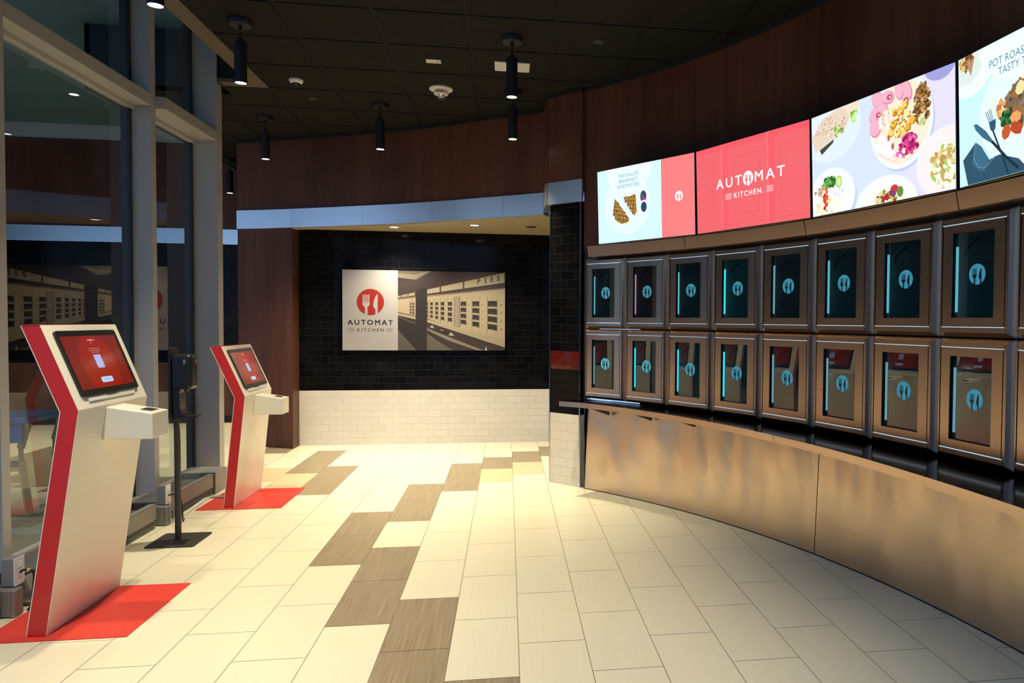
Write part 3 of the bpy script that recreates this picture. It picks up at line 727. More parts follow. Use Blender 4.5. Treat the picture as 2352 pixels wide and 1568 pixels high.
# wall of cubby doors
A.poly(Q([(808, 455), (2295, 290), (2295, 1010), (1640, 870), (1190, 720), (808, 640)]), 'd3bd8c')
for x in (2295, 1722, 1390, 1165, 1050): A.line(Q([(x - 8, 418 - (x - 808) * .232 - 20), (x - 8, 445 - (x - 808) * .157 + 8)]), .009, '5a4a3c')
A.line(Q([(808, 452), (2295, 262)]), .012, '4a3a30'); A.line(Q([(808, 466), (2295, 300)]), .006, '7a6a50')
colsx = [(2050, 2182), (1835, 1930), (1672, 1748), (1495, 1550), (1398, 1442), (1322, 1358), (1252, 1284), (1195, 1220), (1010, 1030), (975, 992)]
for x0, x1 in colsx:
    tp = lambda x: 505 - (x - 808) * .055; bt_ = lambda x: 640 + (x - 808) * .215
    for k in range(4):
        a0, a1 = .08 + k * .225, .08 + k * .225 + .165
        L_ = [(x0, tp(x0) + (bt_(x0) - tp(x0)) * a0), (x1, tp(x1) + (bt_(x1) - tp(x1)) * a0), (x1, tp(x1) + (bt_(x1) - tp(x1)) * a1), (x0, tp(x0) + (bt_(x0) - tp(x0)) * a1)]
        A.poly(Q(L_), '2e2020')
        xm, ym = (x0 + x1) / 2, L_[2][1] - (L_[2][1] - L_[1][1]) * .25; A.ell(ox(xm), oy(ym), (x1 - x0) * .22 * W_ / 1487, .004, '8a7a60', 10)
    A.line(Q([(x0 - 6, tp(x0) - 30), (x0 - 6, bt_(x0) + 20)]), .004, '5c4a38'); A.line(Q([(x1 + 6, tp(x1) - 30), (x1 + 6, bt_(x1) + 20)]), .003, '7a6648')
    for k in range(4):
        yk = tp(x1) + (bt_(x1) - tp(x1)) * (.2 + k * .225); s_ = (x1 - x0) / 130
        A.ell(ox(x1 + 60 * s_), oy(yk), .008 * s_, .008 * s_, '3a2c26', 10)
A.poly(Q([(1585, 420), (1655, 410), (1655, 850), (1585, 835)]), 'b3a283'); A.line(Q([(1585, 420), (1585, 835)]), .005, '4a3a30'); A.line(Q([(1655, 410), (1655, 850)]), .005, '4a3a30')
# counter ledge and rail
A.poly(Q([(808, 650), (1190, 730), (1640, 860), (2295, 1010), (2295, 1130), (1640, 920), (1190, 775), (808, 690)]), 'c9b48a')
A.line(Q([(808, 692), (1190, 778), (2295, 1135)]), .010, '2a1e1e')
A.poly(Q([(1210, 860), (1560, 1010), (2000, 1170), (1900, 1170), (1500, 1030), (1210, 890)]), 'a29272'); A.line(Q([(808, 700), (1210, 868), (1990, 1172)]), .006, '9a8a6c')
A.poly(Q([(2010, 1170), (2028, 1110), (2045, 1170)]), 'e0d4b8'); A.poly(Q([(1240, 850), (1275, 815), (1310, 860)]), 'd0c4a4'); A.poly(Q([(1500, 960), (1540, 915), (1580, 965)]), 'd0c4a4')
A.poly(Q([(1340, 880), (1400, 865), (1500, 920), (1480, 950)]), '1f1716'); A.line(Q([(1380, 878), (1440, 898)]), .006, 'd8d0bc')
# plain dark pier in front of the wall of doors
A.poly(Q([(1050, 330), (1205, 300), (1205, 1150), (1050, 1130)]), '2a1f20'); A.line(Q([(1205, 300), (1205, 1150)]), .008, '4a3a34'); A.line(Q([(1100, 320), (1100, 1136)]), .004, '3a2c2c')
x, y = ox(2070), oy(215); 
for k, ch in enumerate('PIES'):
    xx = 1925 + k * 92; A.text(ch, ox(xx), oy(236 - k * 16), .062, '5a3a4a' if k == 0 else '4a4a44', width=.030 if ch != 'I' else .012, bold=.03)
for k, ch in enumerate('PIES'):
    xx = 1235 + k * 24; A.text(ch, ox(xx), oy(362 - k * 3), .028, '6a5c48', width=.010 if ch != 'I' else .003, bold=.0)
A.build('printed_photo', Matrix.Translation((-1.268, 8.8045, 2.038)) @ Matrix.Scale(-1, 4, (0, 1, 0)), pp, W_, H_)

# ================================================================== MENU SCREENS
def screen(a0, a1, label, draw, z0=2.10, z1=2.70):
    p, q = arc(a0, 5.69), arc(a1, 5.69); d = (q - p); W = d.length; d.normalize()
    rz = math.atan2(d.y, d.x)
    t = root('menu_screen', (p + q) / 2 + Vector((0, 0, z0)), label, 'screen', 'menu screens above the lockers')
    tilt = math.radians(2.2)
    # local frame: x along the panel, y into the wall, z up, leaning forward slightly
    T = Matrix.Translation(p + Vector((0, 0, z0))) @ Matrix.Rotation(rz, 4, 'Z') @ Matrix.Rotation(tilt, 4, 'X')
    H = z1 - z0
    mb = MB(); mb.box(.002, W - .002, .0, .045, 0, H, M['blackplastic'], T); c = mb.build('screen_housing', t, .002)
    A = Art(lambda cc: emat(cc, 1.18)); iw, ih = W - .014, H - .012; draw(A, iw, ih)
    A.build('screen_image', T @ Matrix.Translation((.007, -.0006, H - .006)) @ Matrix.Scale(-1, 4, (0, 1, 0)), c, iw, ih)
    mb = MB()
    for u in (.25, .75): mb.box(W * u - .05, W * u + .05, .045, .16, H * .3, H * .7, M['darkmetal'], T)
    mb.build('wall_bracket', t)
    return t
WH = 'd4f2fb'
def s1(A, W, H):
    A.rect(0, W, 0, H, 'cdeef8')
    for _ in range(14):
        x, y = random.uniform(0, .68), random.uniform(0, H); L = [(x, y)]
        for k in range(4): x += random.uniform(-.02, .05); y += random.uniform(-.03, .03); L.append((x, y))
        A.line(L, .002, 'aee0f0')
    A.ell(.34, .305, .262, .238, 'bfe6f4', 60); A.ell(.335, .298, .260, .238, 'dcf6fd', 60)
    # white speech circle
    A.ell(.352, -.01, .25, .245, 'e2f9fe', 60)
    for s_, yy, wd in (('THE KING OF', .082, .225), ('BREAKFAST', .124, .20), ('SANDWICHES.', .164, .25)): A.text(s_, .352, yy, .029, '3a8ea6', width=wd, bold=-.004)
    def waffle(pts, cx, cy, rot):
        A.poly([(a + .012, b + .016) for a, b in pts], 'e8f0a0'); A.poly([(a + .006, b + .008) for a, b in pts], '6a5a3a'); A.poly(pts, 'a07838')
        x0, x1 = min(p[0] for p in pts), max(p[0] for p in pts); y0, y1 = min(p[1] for p in pts), max(p[1] for p in pts)
        def inside(x, y):
            r_ = False; j = len(pts) - 1
            for i in range(len(pts)):
                if (pts[i][1] > y) != (pts[j][1] > y) and x < (pts[j][0] - pts[i][0]) * (y - pts[i][1]) / (pts[j][1] - pts[i][1]) + pts[i][0]: r_ = not r_
                j = i
            return r_
        for i in range(-9, 10):
            for j in range(-9, 10):
                a, b = i * .030, j * .030; x = cx + a * math.cos(rot) - b * math.sin(rot); y = cy + a * math.sin(rot) + b * math.cos(rot)
                if inside(x, y):
                    L = [(x + (u * math.cos(rot) - v * math.sin(rot)), y + (u * math.sin(rot) + v * math.cos(rot))) for u, v in ((-.010, -.010), (.010, -.010), (.010, .010), (-.010, .010))]
                    A.poly(L, random.choice(['5a3a1c', '6e4a22', '7a5a30'])); A.poly([(p[0] * .5 + L[2][0] * .5, p[1] * .5 + L[2][1] * .5) for p in L], random.choice(['c09850', 'a88048', 'd8c8a0']))
    waffle([(.198, .236), (.235, .275), (.350, .405), (.335, .432), (.262, .437), (.20, .405), (.175, .35)], .25, .35, .25)
    waffle([(.293, .238), (.36, .240), (.424, .224), (.432, .355), (.408, .385), (.385, .370)], .38, .28, .1)
    A.ell(.512, .255, .040, .052, 'eafcff'); A.ell(.512, .255, .033, .045, '4a3468')
    A.scatter(.512, .262, .022, .030, 10, .011, ['c84c8c', 'b03a78', '8a3a80', 'd860a0'], 9, 1); A.blob(.50, .245, .016, '2a6a40', 5, 1.7)
    A.ell(.516, .338, .046, .056, 'eafcff'); A.ell(.516, .336, .031, .040, '2a4660'); 
    A.rect(.700, W, 0, H, 'f07c7c'); A.logo(.873, .294, .038, 'fff0f4', 'f07c7c')
def s2(A, W, H):
    A.rect(0, W, 0, H, 'e6646a')
    for x in (.279, .712):
        A.poly([(x, .0), (x + .05, .03), (x + .05, .56), (x, .6)], 'ee5a64'); A.poly([(x - .02, 0), (x, 0), (x, .6), (x - .02, .6)], 'f66c74')
        A.line([(x, 0), (x, .6)], .003, 'dc4c58')
    A.poly([(0, 0), (.279, 0), (.25, .045), (0, .045)], 'ee5a64'); A.poly([(.279, 0), (.70, 0), (.66, .04), (.32, .04)], 'ea5862'); A.poly([(.712, 0), (W, 0), (W, .04), (.75, .04)], 'ee5a64')
    for L in ([(.378, .108), (.617, .108), (.622, .491), (.391, .488), (.378, .108)], [(.0, .108), (.183, .108), (.185, .463)], [(W, .107), (.813, .107), (.816, .491), (.87, .491)], [(0, .555), (.2, .553)], [(.32, .558), (.70, .558)], [(.76, .556), (W, .556)]): A.line(L, .0025, 'd84a56')
    A.text('AUT', .335, .300, .066, 'ffeef2', width=.250, bold=.012, spacing=1.35); A.text('MAT', .715, .300, .066, 'ffeef2', width=.262, bold=.012, spacing=1.35)
    A.logo(.520, .268, .048, 'ffeef2', 'e6646a')
    A.text('KITCHEN.', .522, .381, .034, 'ffeef2', width=.272, bold=.015, spacing=1.3)
    for x0, x1 in ((.300, .362), (.686, .748)):
        for k in range(4): A.line([(x0, .347 + k * .011), (x1, .347 + k * .011)], .0035, 'ffe4e8')
def bowl(A, x, y, rx, ry, rim='e4ecfa', inn='f4f6fc'):
    A.ell(x + .01, y + .012, rx, ry, 'b8c4ec'); A.ell(x, y, rx, ry, rim, 60); A.ell(x, y, rx * .93, ry * .93, inn, 60)
def s3(A, W, H):
    A.rect(0, W, 0, H, 'cfdcf6'); A.poly([(.6, 0), (W, 0), (W, H), (.75, H)], 'dcd8ee')
    A.ell(.96, -.03, .10, .085, '9c9cd4', 40)
    # flatbread plate
    A.ell(.17, .10, .25, .19, 'dbe6fb', 50)
    A.poly([(.0, .13), (.10, .03), (.25, .0), (.36, .04), (.29, .13), (.14, .18), (.03, .215)], 'e0cdb8'); A.scatter(.17, .09, .13, .06, 60, .006, ['c8a888', 'd8bfa0', 'f0e4d8', 'b89070'], 5)
    A.poly([(.28, .0), (.42, .0), (.37, .10), (.33, .08)], 'e6d8c4'); A.poly([(.07, .205), (.20, .165), (.19, .185), (.09, .235)], '3c4c30'); A.line([(.01, .11), (.30, .10)], .003, 'a88c70')
    for x, y in ((.226, .127), (.363, .074)): A.scatter(x, y, .028, .026, 12, .013, ['9ccc5c', 'b4e07c', '70b040', 'c8e898'], 8, 1)
    A.scatter(.27, .14, .03, .02, 10, .006, ['d8a860', '70883c', 'c89848'])
    # large bowl
    bowl(A, .705, .195, .215, .235)
    A.ell(.705, .195, .195, .212, 'f0e2cc')
    A.scatter(.85, .14, .050, .10, 210, .0085, ['8a6230', '6e4a26', 'a67c40', '54381f', 'c09858', '7a5440'], 6, 1.5)
    A.scatter(.86, .22, .028, .03, 14, .012, ['d8e0b8', 'c0cc90', 'e8ecd8'], 8, 1.4); A.ell(.875, .20, .009, .010, '6a2438')
    for x, y, rx, ry, r_ in ((.56, .055, .075, .040, .9), (.62, .045, .050, .035, .4), (.70, .030, .055, .030, 1.3), (.755, .045, .058, .028, 1.2), (.535, .12, .052, .050, .2), (.53, .185, .045, .048, 0), (.59, .10, .04, .03, .7)):
        A.ell(x, y, rx, ry, 'd88aa4', 24, r_); A.ell(x - .004, y - .004, rx * .9, ry * .86, 'ecb0c2', 24, r_)
    for x, y in ((.633, .047), (.746, .094), (.553, .12)): A.ell(x, y, .026, .022, 'e89cb0', 20); A.ell(x, y, .016, .013, 'a82a50', 20); A.ell(x + .002, y, .008, .007, 'f4c8d0', 16)
    A.scatter(.60, .16, .035, .05, 40, .010, ['ecdccc', 'f8f0e8', 'd8b8a0', 'fcf8f4'], 7)
    for x, y, s_ in ((.588, .269, .040), (.565, .30, .04), (.62, .33, .045), (.651, .305, .03), (.65, .35, .035)):
        A.ell(x, y, s_ * 1.2, s_ * .8, 'e0ccc8', 20, .6); A.ell(x - .003, y - .003, s_ * 1.1, s_ * .7, 'faf4f2', 20, .6)
    for x, y in ((.653, .305), (.625, .255)): A.ell(x, y, .014, .022, 'e4bca8', 16); A.ell(x, y, .008, .015, '9a6850', 16)
    for x, y in ((.665, .13), (.705, .137), (.735, .11), (.755, .16), (.70, .18), (.66, .19), (.785, .20), (.754, .228), (.71, .235), (.683, .243), (.645, .23), (.73, .26)):
        q = random.uniform(.020, .026); A.blob(x + .004, y + .005, q, 'a8741c', 5, 1.1, .1); A.blob(x, y, q, random.choice(['f0b83c', 'f4cc6c', 'e8a83c', 'f8e0a0']), 4, 1.1, .1)
    A.scatter(.70, .19, .07, .06, 40, .006, ['c88420', 'fce8b8', 'b87020'])
    A.scatter(.765, .315, .055, .050, 70, .013, ['c82878', 'a01858', 'd84898', '8a1450', 'e070b0'], 5, 1.1); A.scatter(.70, .35, .04, .025, 18, .012, ['b84898', 'd870b8', 'a03080', 'f0d8c0'], 5)
    # lower left plate
    bowl(A, .17, .49, .20, .165, 'dfeafc', 'eaf2fe')
    A.scatter(.155, .405, .055, .030, 50, .012, ['3f7a3a', '5a9a4a', '2c5a2c', '84bc58'], 8, 1); A.ell(.235, .415, .028, .034, 'a8d468'); A.ell(.235, .415, .018, .022, 'd4ecA0'.lower())
    A.scatter(.235, .47, .032, .028, 40, .007, ['e8e4f4', 'd0c8e0', 'f8f8ff'], 5)
    for _ in range(22): A.blob(random.uniform(.03, .26), random.uniform(.50, .60), .019, random.choice(['f4ecd4', 'f0d890', 'e8c050', 'fcf4e0']), 4, 1.2, .12)
    A.scatter(.075, .45, .05, .03, 30, .009, ['c8b090', 'e8dcc8', 'a88c68']); A.scatter(.12, .50, .018, .07, 40, .009, ['d84820', 'c03018', 'e87038'], 7)
    # bottom centre bowl
    bowl(A, .595, .60, .225, .155); A.ell(.595, .61, .17, .11, 'ecf0e4'); A.scatter(.60, .565, .075, .035, 60, .011, ['8a9a3c', 'c8b850', '7a3a5c', 'e8e4d0', 'b02838', 'd8d090'], 6)
    A.ell(.66, .525, .028, .022, 'c83838'); A.ell(.70, .545, .022, .028, '6a8a38'); A.scatter(.655, .545, .02, .016, 10, .009, ['8a4870', '6a3060'])
    # right bowl
    bowl(A, 1.01, .455, .20, .175, 'e4e6f6', 'f0e6e6')
    A.scatter(1.00, .47, .10, .10, 230, .011, ['f0e8c8', 'd8c888', 'c0a860', 'e8f0d8', 'a8c860', 'f8f8f0', 'b89050'], 6, 1.5)
    A.ell(.15, .135, .012, .004, 'fffaf0')
def s4(A, W, H):
    A.rect(0, W, 0, H, 'c6effa')
    A.ell(.07, .06, .16, .13, 'e6f8fc', 50); A.ell(.05, .04, .11, .09, 'd4e4dc', 40); A.scatter(.06, .03, .04, .03, 60, .012, ['8a5a38', 'b88850', 'd8c070', '6a4428', 'e0d0a0'], 6); A.poly([(.06, .04), (.11, .02), (.085, .10)], 'b48a6c')
    A.ell(.50, .33, .36, .28, 'aeddf0', 60); A.ell(.49, .32, .355, .28, 'ddf6fd', 60)
    A.ell(.42, -.05, .30, .25, 'e6fafe', 60)
    A.scatter(.40, .30, .10, .085, 260, .013, ['5a4838', '7a6450', '44362a', '8a7a60', '9a6a3c'], 6, 1.7)
    A.scatter(.275, .30, .022, .03, 16, .014, ['e0a060', 'f0c890', 'c87838']); A.scatter(.30, .35, .028, .032, 70, .008, ['2a5c34', '3c7a40', '1e4428'], 6)
    for x, y, c in ((.355, .355, 'e8a060'), (.36, .402, 'b84828'), (.30, .405, 'c05830'), (.38, .24, 'f0dca0'), (.44, .27, 'f4e4b0'), (.47, .38, 'e08848'), (.42, .41, 'f0c070')): A.blob(x, y, .026, c, 7, 1.3, .15)
    A.poly([(.115, .405), (.15, .43), (.20, .50), (.26, .49), (.37, .53), (.44, .60), (.07, .62), (.03, .47)], '2f5266'); A.poly([(.115, .405), (.15, .43), (.20, .50), (.16, .55), (.09, .50)], '3c6a82')
    A.line([(.115, .41), (.10, .47), (.13, .52), (.17, .53), (.24, .49)], .003, '6a98ae'); A.line([(.15, .53), (.19, .60)], .004, '22404f')
    A.poly([(.103, .323), (.125, .326), (.18, .37), (.225, .425), (.215, .432), (.16, .395), (.115, .35)], '3a6a80'); A.line([(.218, .425), (.30, .51), (.37, .57)], .013, '1c2e3c')
    for k in range(4): A.line([(.180 + k * .010, .290 - k * .003), (.205 + k * .008, .345)], .0035, '2c5870')
    A.poly([(.200, .338), (.242, .332), (.240, .372), (.226, .386), (.208, .372)], '2c5870'); A.line([(.224, .38), (.27, .48), (.315, .59)], .009, '1c3444')
    A.text('POT ROAST', .200, .104, .033, '2d7c94', width=.225, align='l', bold=-.004); A.text('TASTY T', .253, .150, .033, '2d7c94', width=.158, align='l', bold=-.004)
    A.ell(.62, .30, .1, .1, 'ddf6fd')
screen(41.45, 31.00, 'leftmost lit menu screen with two waffle sandwiches and a red side panel', s1)
screen(30.88, 20.18, 'red menu screen with the white restaurant name and fork logo', s2)
screen(20.08, 9.36, 'lit menu screen full of bowls with ham, cubes and beets', s3)
screen(9.25, -1.40, 'rightmost lit menu screen with fork, knife and blue napkin, cut by the frame', s4)

# ================================================================== STEEL HEADER, SHELF AND KICK PANELS
for a, b, lab in ((42.9, 32.4, 'steel header strip under the waffle sandwich screen'), (32.4, 20.95, 'steel header strip under the red logo screen'), (20.95, 9.6, 'steel header strip under the screen of bowls'), (9.6, -1.9, 'steel header strip at the right edge under the napkin screen')):
    mb = MB(); arc_face(mb, 5.724, 2.012, 5.704, 2.097, a - .03, b + .03, M['steel']); arc_face(mb, 5.86, 2.012, 5.724, 2.012, a - .03, b + .03, M['steel'])
    for e in (a - .03, b + .03): mb.face([arc(e, 5.724, 2.012), arc(e, 5.704, 2.097), arc(e, 5.86, 2.097), arc(e, 5.86, 2.012)], M['steel'])
    arc_solid(mb, 5.835, 5.86, 2.002, 2.012, a - .03, b + .03, M['blackmatte'])
    tag(mb.build('header_panel'), lab, 'header panel', 'steel header strips above the lockers')
mb = MB()
mb.box(.662, .668, 6.31, 6.42, 2.10, 2.26, M['steel'])
SH = [(44.3, 5.60), (42, 5.605), (36, 5.575), (29.2, 5.536), (24, 5.50), (20.7, 5.472), (17.2, 5.459), (12, 5.432), (7.1, 5.415), (2, 5.42), (-6, 5.42), (-16, 5.42), (-24, 5.42)]
def shelf_seg(a0, a1):
    def R(a):
        for (p, r0), (q, r1) in zip(SH[:-1], SH[1:]):
            if q <= a <= p: return r0 + (r1 - r0) * (p - a) / (p - q)
        return SH[0][1] if a > SH[0][0] else SH[-1][1]
    return [(a, R(a)) for a in [a0 + (a1 - a0) * i / 14 for i in range(15)]]
for a0, a1, lab in ((44.3, 20.9, 'long curved steel counter shelf below the left lockers'), (20.86, -16, 'curved steel counter shelf below the right lockers')):
    t = root('counter_shelf', arc((a0 + a1) / 2, 5.65, .745), lab, 'shelf', 'curved steel shelves under the lockers')
    S = shelf_seg(a0, a1); mt = MB(); ml = MB()
    left = (a0 > 44)
    for i, ((p, r0), (q, r1)) in enumerate(zip(S[:-1], S[1:])):
        A0, A1 = arc(p, r0), arc(q, r1); B0, B1 = arc(p, 5.86), arc(q, 5.86)
        if left and i == 0: A0 = Vector((.436, 6.165, 0)); B0 = Vector((.655, 6.345, 0))
        V3 = lambda v, z: (v.x, v.y, z)
        mt.face([V3(A0, .786), V3(A1, .786), V3(B1, .786), V3(B0, .786)], M['steeldark'])
        ml.face([V3(A0, .744), V3(A1, .744), V3(A1, .786), V3(A0, .786)], M['steel'], smooth=True)
        ml.face([V3(B0, .744), V3(B1, .744), V3(A1, .744), V3(A0, .744)], M['steel'])
        if i == 0: ml.face([V3(A0, .744), V3(A0, .786), V3(B0, .786), V3(B0, .744)], M['steel'])
    mt.build('shelf_top', t); ml.build('front_lip', t)
    for a in ((41.5, 36.9, 32.4, 27.9) if left else (16, 6)):
        mb = MB(); P0 = arc(a, 5.84); d = (arc(a, 5.6) - P0).normalized(); sd = Vector((-d.y, d.x, 0)) * .012
        q = [P0 + Vector((0, 0, .743)), P0 + d * .20 + Vector((0, 0, .743)), P0 + d * .20 + Vector((0, 0, .735)), P0 + d * .07 + Vector((0, 0, .69)), P0 + Vector((0, 0, .668))]
        mb.face([v + sd for v in q], M['darkmetal']); mb.face([v - sd for v in reversed(q)], M['darkmetal'])
        for i in range(5): mb.face([q[i] - sd, q[(i + 1) % 5] - sd, q[(i + 1) % 5] + sd, q[i] + sd], M['darkmetal'])
        mb.build('shelf_bracket', t)
for a, b, lab in ((44.05, 21.03, 'worn steel kick panel under the shelf beside the tiled column'), (20.97, -3, 'large dented steel kick panel at the right edge of the photo')):
    mb = MB()
    n = 22
    arc_face(mb, 5.836, .004, 5.872, .744, a, b, M['kick'], .8); arc_face(mb, 5.90, .744, 5.86, .004, a, b, M['kick'], .8)
    for e in (a, b): mb.face([arc(e, 5.836, .004), arc(e, 5.872, .744), arc(e, 5.90, .744), arc(e, 5.86, .004)], M['steeldark'])
    tag(mb.build('kick_panel'), lab, 'panel', 'steel panels below the shelf')
mb = MB(); arc_face(mb, 5.834, 0, 5.834, .006, 44.1, -38, M['blackmatte'], .8); arc_face(mb, 6.2, 0, 6.2, .74, 44.0, -38, M['blackmatte'], 2); struct(mb.build('baseboard_right'))
# filler between column and kick panel
mb = MB(); mb.box(-.004, .004, 0, .16, 0, .744, M['steeldark'], Matrix.Translation((.668, 6.312, 0)) @ Matrix.Rotation(math.radians(-38), 4, 'Z')); 
mb.box(-.01, .01, 0, .3, .786, 2.10, M['blackmatte'], Matrix.Translation((.672, 6.33, 0)) @ Matrix.Rotation(math.radians(-30), 4, 'Z')); struct(mb.build('trim_4'))

# ================================================================== FOOD LOCKERS
LA = [44.01 - .02, 39.54, 35.03, 30.41, 25.80, 21.07, 16.44, 11.74, 7.08, 2.42, -2.24]
PW = .468; PH = .600
teal = emat((.22, .74, .84), 2.2); pink = emat((.95, .45, .52), 1.8); cyan = emat((.06, .85, .92), 3.6); pale = emat((.36, .70, .78), 1.7)
line_m = emat((.55, .72, .85), .9)  # glow put into thin strips, standing for locker light leaking through gaps
def ring(mb, o, i, yo, yi, m):
    # o, i: rects (u0,u1,z0,z1); band between them, outer at depth yo, inner at yi
    O = [(o[0], yo, o[2]), (o[1], yo, o[2]), (o[1], yo, o[3]), (o[0], yo, o[3])]; I = [(i[0], yi, i[2]), (i[1], yi, i[2]), (i[1], yi, i[3]), (i[0], yi, i[3])]
    for k in range(4): mb.face([O[k], O[(k + 1) % 4], I[(k + 1) % 4], I[k]], m)
def locker_proto():
    t = root('food_locker', (0, 0, 0), '', 'locker', 'steel food lockers in the curved wall', local=True)
    mb = MB(); a = (.003, PW - .003, .002, PH - .002); b = (.027, PW - .027, .025, PH - .018); g = (.0345, .4250, .0485, .5565)
    ring(mb, a, a, .20, .032, M['steel']); ring(mb, a, b, .032, 0, M['steel']); ring(mb, b, g, 0, 0, M['steel']); ring(mb, g, g, 0, .016, M['blackmatte'])
    mb.build('outer_frame', t, weld=True)
    mb = MB(); d = (g[0] + .006, g[1] - .006, g[2] + .006, g[3] - .006); w_ = (.098, .358, .097, .510)
    ring(mb, d, d, .016, 0.001, M['steel']); ring(mb, d, w_, .001, .001, M['steel']); ring(mb, w_, w_, .001, .006, M['steel']); ring(mb, w_, w_, .006, .026, M['blackmatte'])
    dr = mb.build('door', t)
    mb = MB(); mb.box(w_[0], w_[1], .024, .028, w_[2], w_[3], M['lockglass']); gl = mb.build('door_glass', dr)
    A = Art(lambda c: mat('decal_blue', '3fb4d2', .5, emit='2c9cc0', es=.25) if False else DEC[c]); A.logo(.05, .05, .05, 'disc', 'ink')
    A.build('fork_knife_decal', Matrix.Translation((.187, .0236, .355)) @ Matrix.Scale(-1, 4, (0, 1, 0)), dr, .1, .1, .0001)
    mb = MB()
    x0, x1, y0, y1, z0, z1 = .045, .41, .029, .33, .06, .545
    mb.face([(x0, y1, z0), (x1, y1, z0), (x1, y1, z1), (x0, y1, z1)], M['interior']); mb.face([(x0, y0, z0), (x0, y1, z0), (x0, y1, z1), (x0, y0, z1)], M['interior']); mb.face([(x1, y0, z0), (x1, y1, z0), (x1, y1, z1), (x1, y0, z1)], M['interior'])
    mb.face([(x0, y0, z0), (x1, y0, z0), (x1, y1, z0), (x0, y1, z0)], M['interior']); mb.face([(x0, y0, z1), (x1, y0, z1), (x1, y1, z1), (x0, y1, z1)], M['interior'])
    mb.build('compartment', t)
    mb = MB(); mb.box(.074, .089, .046, .052, .125, .45, teal); mb.build('light_strip', t)
    mb = MB(); mb.tube([(.12, .06, .40), (.125, .06, .43), (.15, .062, .455), (.185, .065, .475), (.20, .066, .478)], [.004, .004, .004, .005, .007], M['blackplastic'], 8); mb.build('latch_arm', t)
    for u, z in ((.033, .036), (PW - .036, .036), (.033, PH - .030), (PW - .036, PH - .030)):
        mb = MB(); mb.lathe([(0, .002), (.0035, .0015), (.0035, 0)], M['darkmetal'], 10); 
        # turn the lathe so that it faces the room
        mb.v = [(u + x, -z_, z + y) for x, y, z_ in mb.v]; mb.build('screw', t)
    mb = MB(); mb.box(g[0] + .002, g[1] - .002, .001, .006, g[3] - .0042, g[3] - .0005, line_m); mb.build('painted_gap_glow', t)
    return t
DEC = {'disc': mat('decal_blue', '58b8cf', .5, emit='3aa6c4', es=.28), 'ink': mat('decal_dark', (.012, .02, .024), .3)}
lp_ = locker_proto()
words = ['first', 'second', 'third', 'fourth', 'fifth', 'sixth', 'seventh', 'eighth', 'ninth']
def place(o, i, z0, lab):
    p = arc(LA[i], 5.8); q = arc(LA[i + 1], 5.8); d = (q - p); Ld = d.length; d.normalize()
    o.location = (p.x, p.y, z0); o.rotation_euler = (0, 0, math.atan2(d.y, d.x)); o.scale = (Ld / PW, 1, 1)
    o['label'] = lab
strip_mesh = {}
def restrip(o, m):
    for c in o.children:
        if c.name.startswith('light_strip'):
            if m not in strip_mesh: me = c.data.copy(); me.materials.clear(); me.materials.append(m); strip_mesh[m] = me
            c.data = strip_mesh[m]
lower_line = None
first = True
for r_, (z0, nm) in enumerate(((1.402, 'upper'), (.800, 'lower'))):
    for i in range(9):
        o = lp_ if first else copy_tree(lp_); first = False
        if i == 8: lab = '%s steel food locker cut off by the right edge of the frame' % nm
        else: lab = '%s-row steel food locker, %s from the tiled column' % (nm, words[i])
        if r_ == 0 and i == 1: lab += ', with a pink light strip'
        place(o, i, z0, lab)
        if r_ == 0: restrip(o, [teal, pink, teal, cyan, pale, teal, teal, teal, teal][i])
        else: restrip(o, [pale, cyan, cyan, cyan, pale, pale, pale, pale, pale][i])
        if r_ == 0:
            mb = MB(); mb.box(.037, .4225, .001, .006, .0495, .0532, line_m)
            if lower_line is None: lower_line = mb.build('painted_gap_glow', None); lower_line.parent = o
            else:
                c = lower_line.copy(); COL.objects.link(c); c.parent = o; c.matrix_parent_inverse = Matrix()

# ================================================================== HALL BEYOND THE GLASS
mb = MB()
def plane_y(mb, x0, x1, y, z0, z1, m, uv=False):
    mb.face([(x0, y, z0), (x1, y, z0), (x1, y, z1), (x0, y, z1)], m, uv=[(x0, z0), (x1, z0), (x1, z1), (x0, z1)] if uv else None)
plane_y(mb, -9.2, -2.2, 10.9, 2.70, 3.88, M['wood']); plane_y(mb, -9.2, -2.2, 10.9, .85, 2.50, M['btile'], True)
plane_y(mb, -9.2, -2.2, 10.9, .10, .85, M['wood']); plane_y(mb, -9.2, -2.2, 10.9, 0, .10, M['blackmatte'])
plane_y(mb, -9.2, -2.2, 10.88, 2.50, 2.705, M['band']); plane_y(mb, -9.2, -3.6, 10.84, 3.86, 4.08, M['bulk']); plane_y(mb, -9.2, -3.6, 10.83, 3.845, 3.862, M['darkmetal'])
struct(mb.build('wall_hall_end', weld=False))
mb = MB(); mb.box(-9.3, -9.2, 5.5, 11, 0, 4.1, M['extdark']); struct(mb.build('wall_hall_left'))
mb = MB(); mb.box(-9.2, -4.55, 2.5, 10.9, 4.06, 4.12, M['teal']); mb.box(-4.55, -2.1, 2.5, 7.14, 4.06, 4.12, M['teal']); mb.box(-4.55, -3.66, 7.14, 10.9, 4.06, 4.12, M['teal']); mb.box(-3.70, -3.66, 7.12, 10.9, 3.49, 4.06, M['extdark']); mb.box(-3.70, -2.46, 7.12, 7.15, 3.50, 4.06, M['extdark']); struct(mb.build('ceiling_hall'))
mb = MB(); mb.box(-3.0, -2.9, 9.2, 10.9, 0, 3.5, M['wood']); struct(mb.build('wall_hall_side'))
down = [o for o in bpy.data.objects if o.name.startswith('recessed_downlight') and 'small recessed' in o['label']][0]
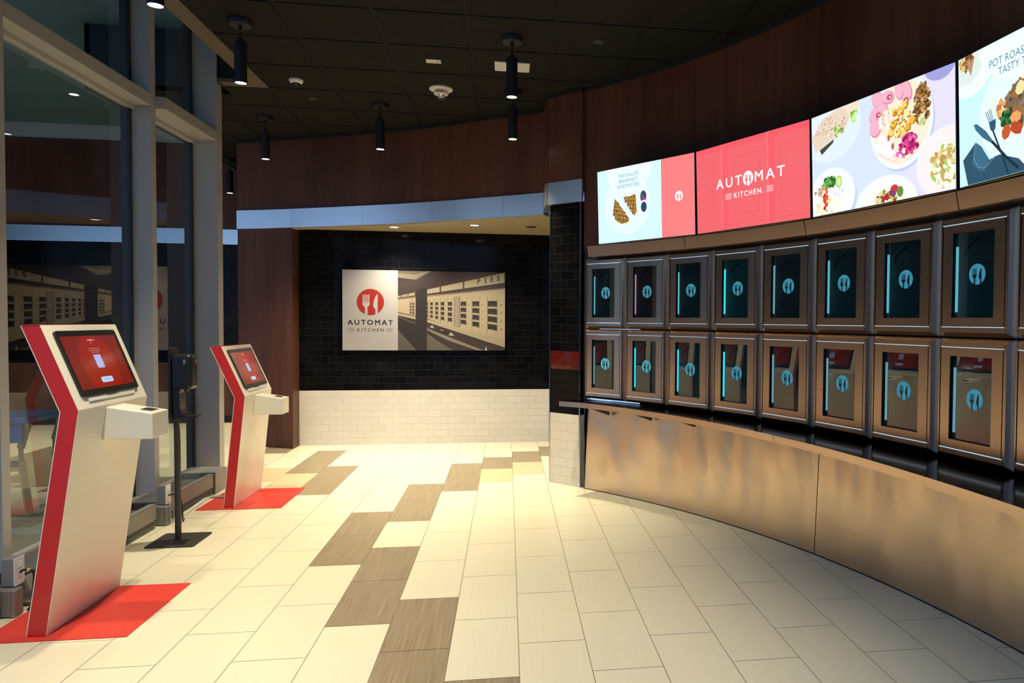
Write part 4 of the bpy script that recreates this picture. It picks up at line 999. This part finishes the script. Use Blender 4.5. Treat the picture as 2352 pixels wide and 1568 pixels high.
for x, y, lab, k in ((-5.0, 9.4, 'recessed downlight in the hall ceiling behind the middle mullion', 1.9), (-5.2, 7.6, 'recessed downlight in the hall ceiling nearest the glass', 1.9), (-6.8, 9.2, 'recessed downlight deep in the hall ceiling behind the glass', 1.9), (-4.6, 5.2, 'added recessed downlight, out of view, lighting the blue stool in the hall', .9)):  # the last one is added, out of view, to light the stool
    o = root('recessed_downlight', (x, y, 4.06), lab, 'downlight', 'recessed downlights in the hall ceiling', local=True)
    for c in down.children:
        if c.type == 'MESH': d = c.copy(); COL.objects.link(d); d.parent = o
    spot(o, x, y, 4.045, PENDANT_W * k)
# chair seen through the first pane
t = root('bar_stool', (-3.5, 5.9, 0), 'tall blue seat on pale bent wood legs behind the glass', 'stool')
def bar(pts, a, b, m, name):
    mb = MB()
    for p, q in zip(pts[:-1], pts[1:]):
        p, q = Vector(p), Vector(q); d = (q - p); L = d.length; T = Matrix.Translation(p) @ d.to_track_quat('Z', 'Y').to_matrix().to_4x4()
        mb.box(-a, a, -b, b, -.004, L + .004, m, T)
    return mb.build(name, t, .003)
for dx in (0, -.42):
    for dy in (0, .40):
        bar([(-3.47 + dx, 5.90 + dy, 0), (-3.50 + dx, 5.86 + dy, .42), (-3.49 + dx, 5.84 + dy, .52), (-3.43 + dx, 5.82 + dy, .70)], .014, .022, M['ash'], 'leg')
mb = MB(); mb.box(-4.0, -3.42, 5.78, 6.26, .70, .745, M['blue']); mb.build('seat', t, .01)
mb = MB(); mb.box(-3.98, -3.45, 5.79, 5.81, .56, .69, M['blue']); mb.build('seat_apron', t, .006)
mb = MB(); mb.box(-3.56, -3.50, 5.83, 5.87, .38, .42, M['black']); mb.build('leg_bracket', t)

# ================================================================== STREET SIDE BEHIND THE CAMERA
mb = MB(); mb.box(-.3, 3.0, -3.2, -3.1, 0, 7.5, M['extdark']); mb.box(1.2, 3.0, -3.1, -1.2, 0, 7.5, M['extdark']); struct(mb.build('wall_sky_block'))  # unseen wall added to keep sky light off the locker bevels
t = root('window_4', (-1, -3.05, 0), '', ''); del t['label']; del t['category']; t['kind'] = 'structure'
mb = MB()
for x in (-8.9, -7.2, -5.5, -3.9, -2.75, -1.4, -.35): mb.box(x - .04, x + .04, -3.12, -3.0, 0, 7.5, M['alum'])  # unseen street windows, made extra tall so more sky light comes in
mb.box(-9.2, -.3, -3.1, -3.02, 3.05, 3.13, M['alum']); mb.box(-9.2, -.3, -3.1, -3.02, 7.4, 7.5, M['alum']); mb.box(-9.2, -.3, -3.1, -3.02, 0, .12, M['alum']); mb.build('window_frame', t)
mb = MB(); mb.box(-40, 40, -40, -3.1, -.2, -.05, M['floorgrey']); struct(mb.build('floor_street'))
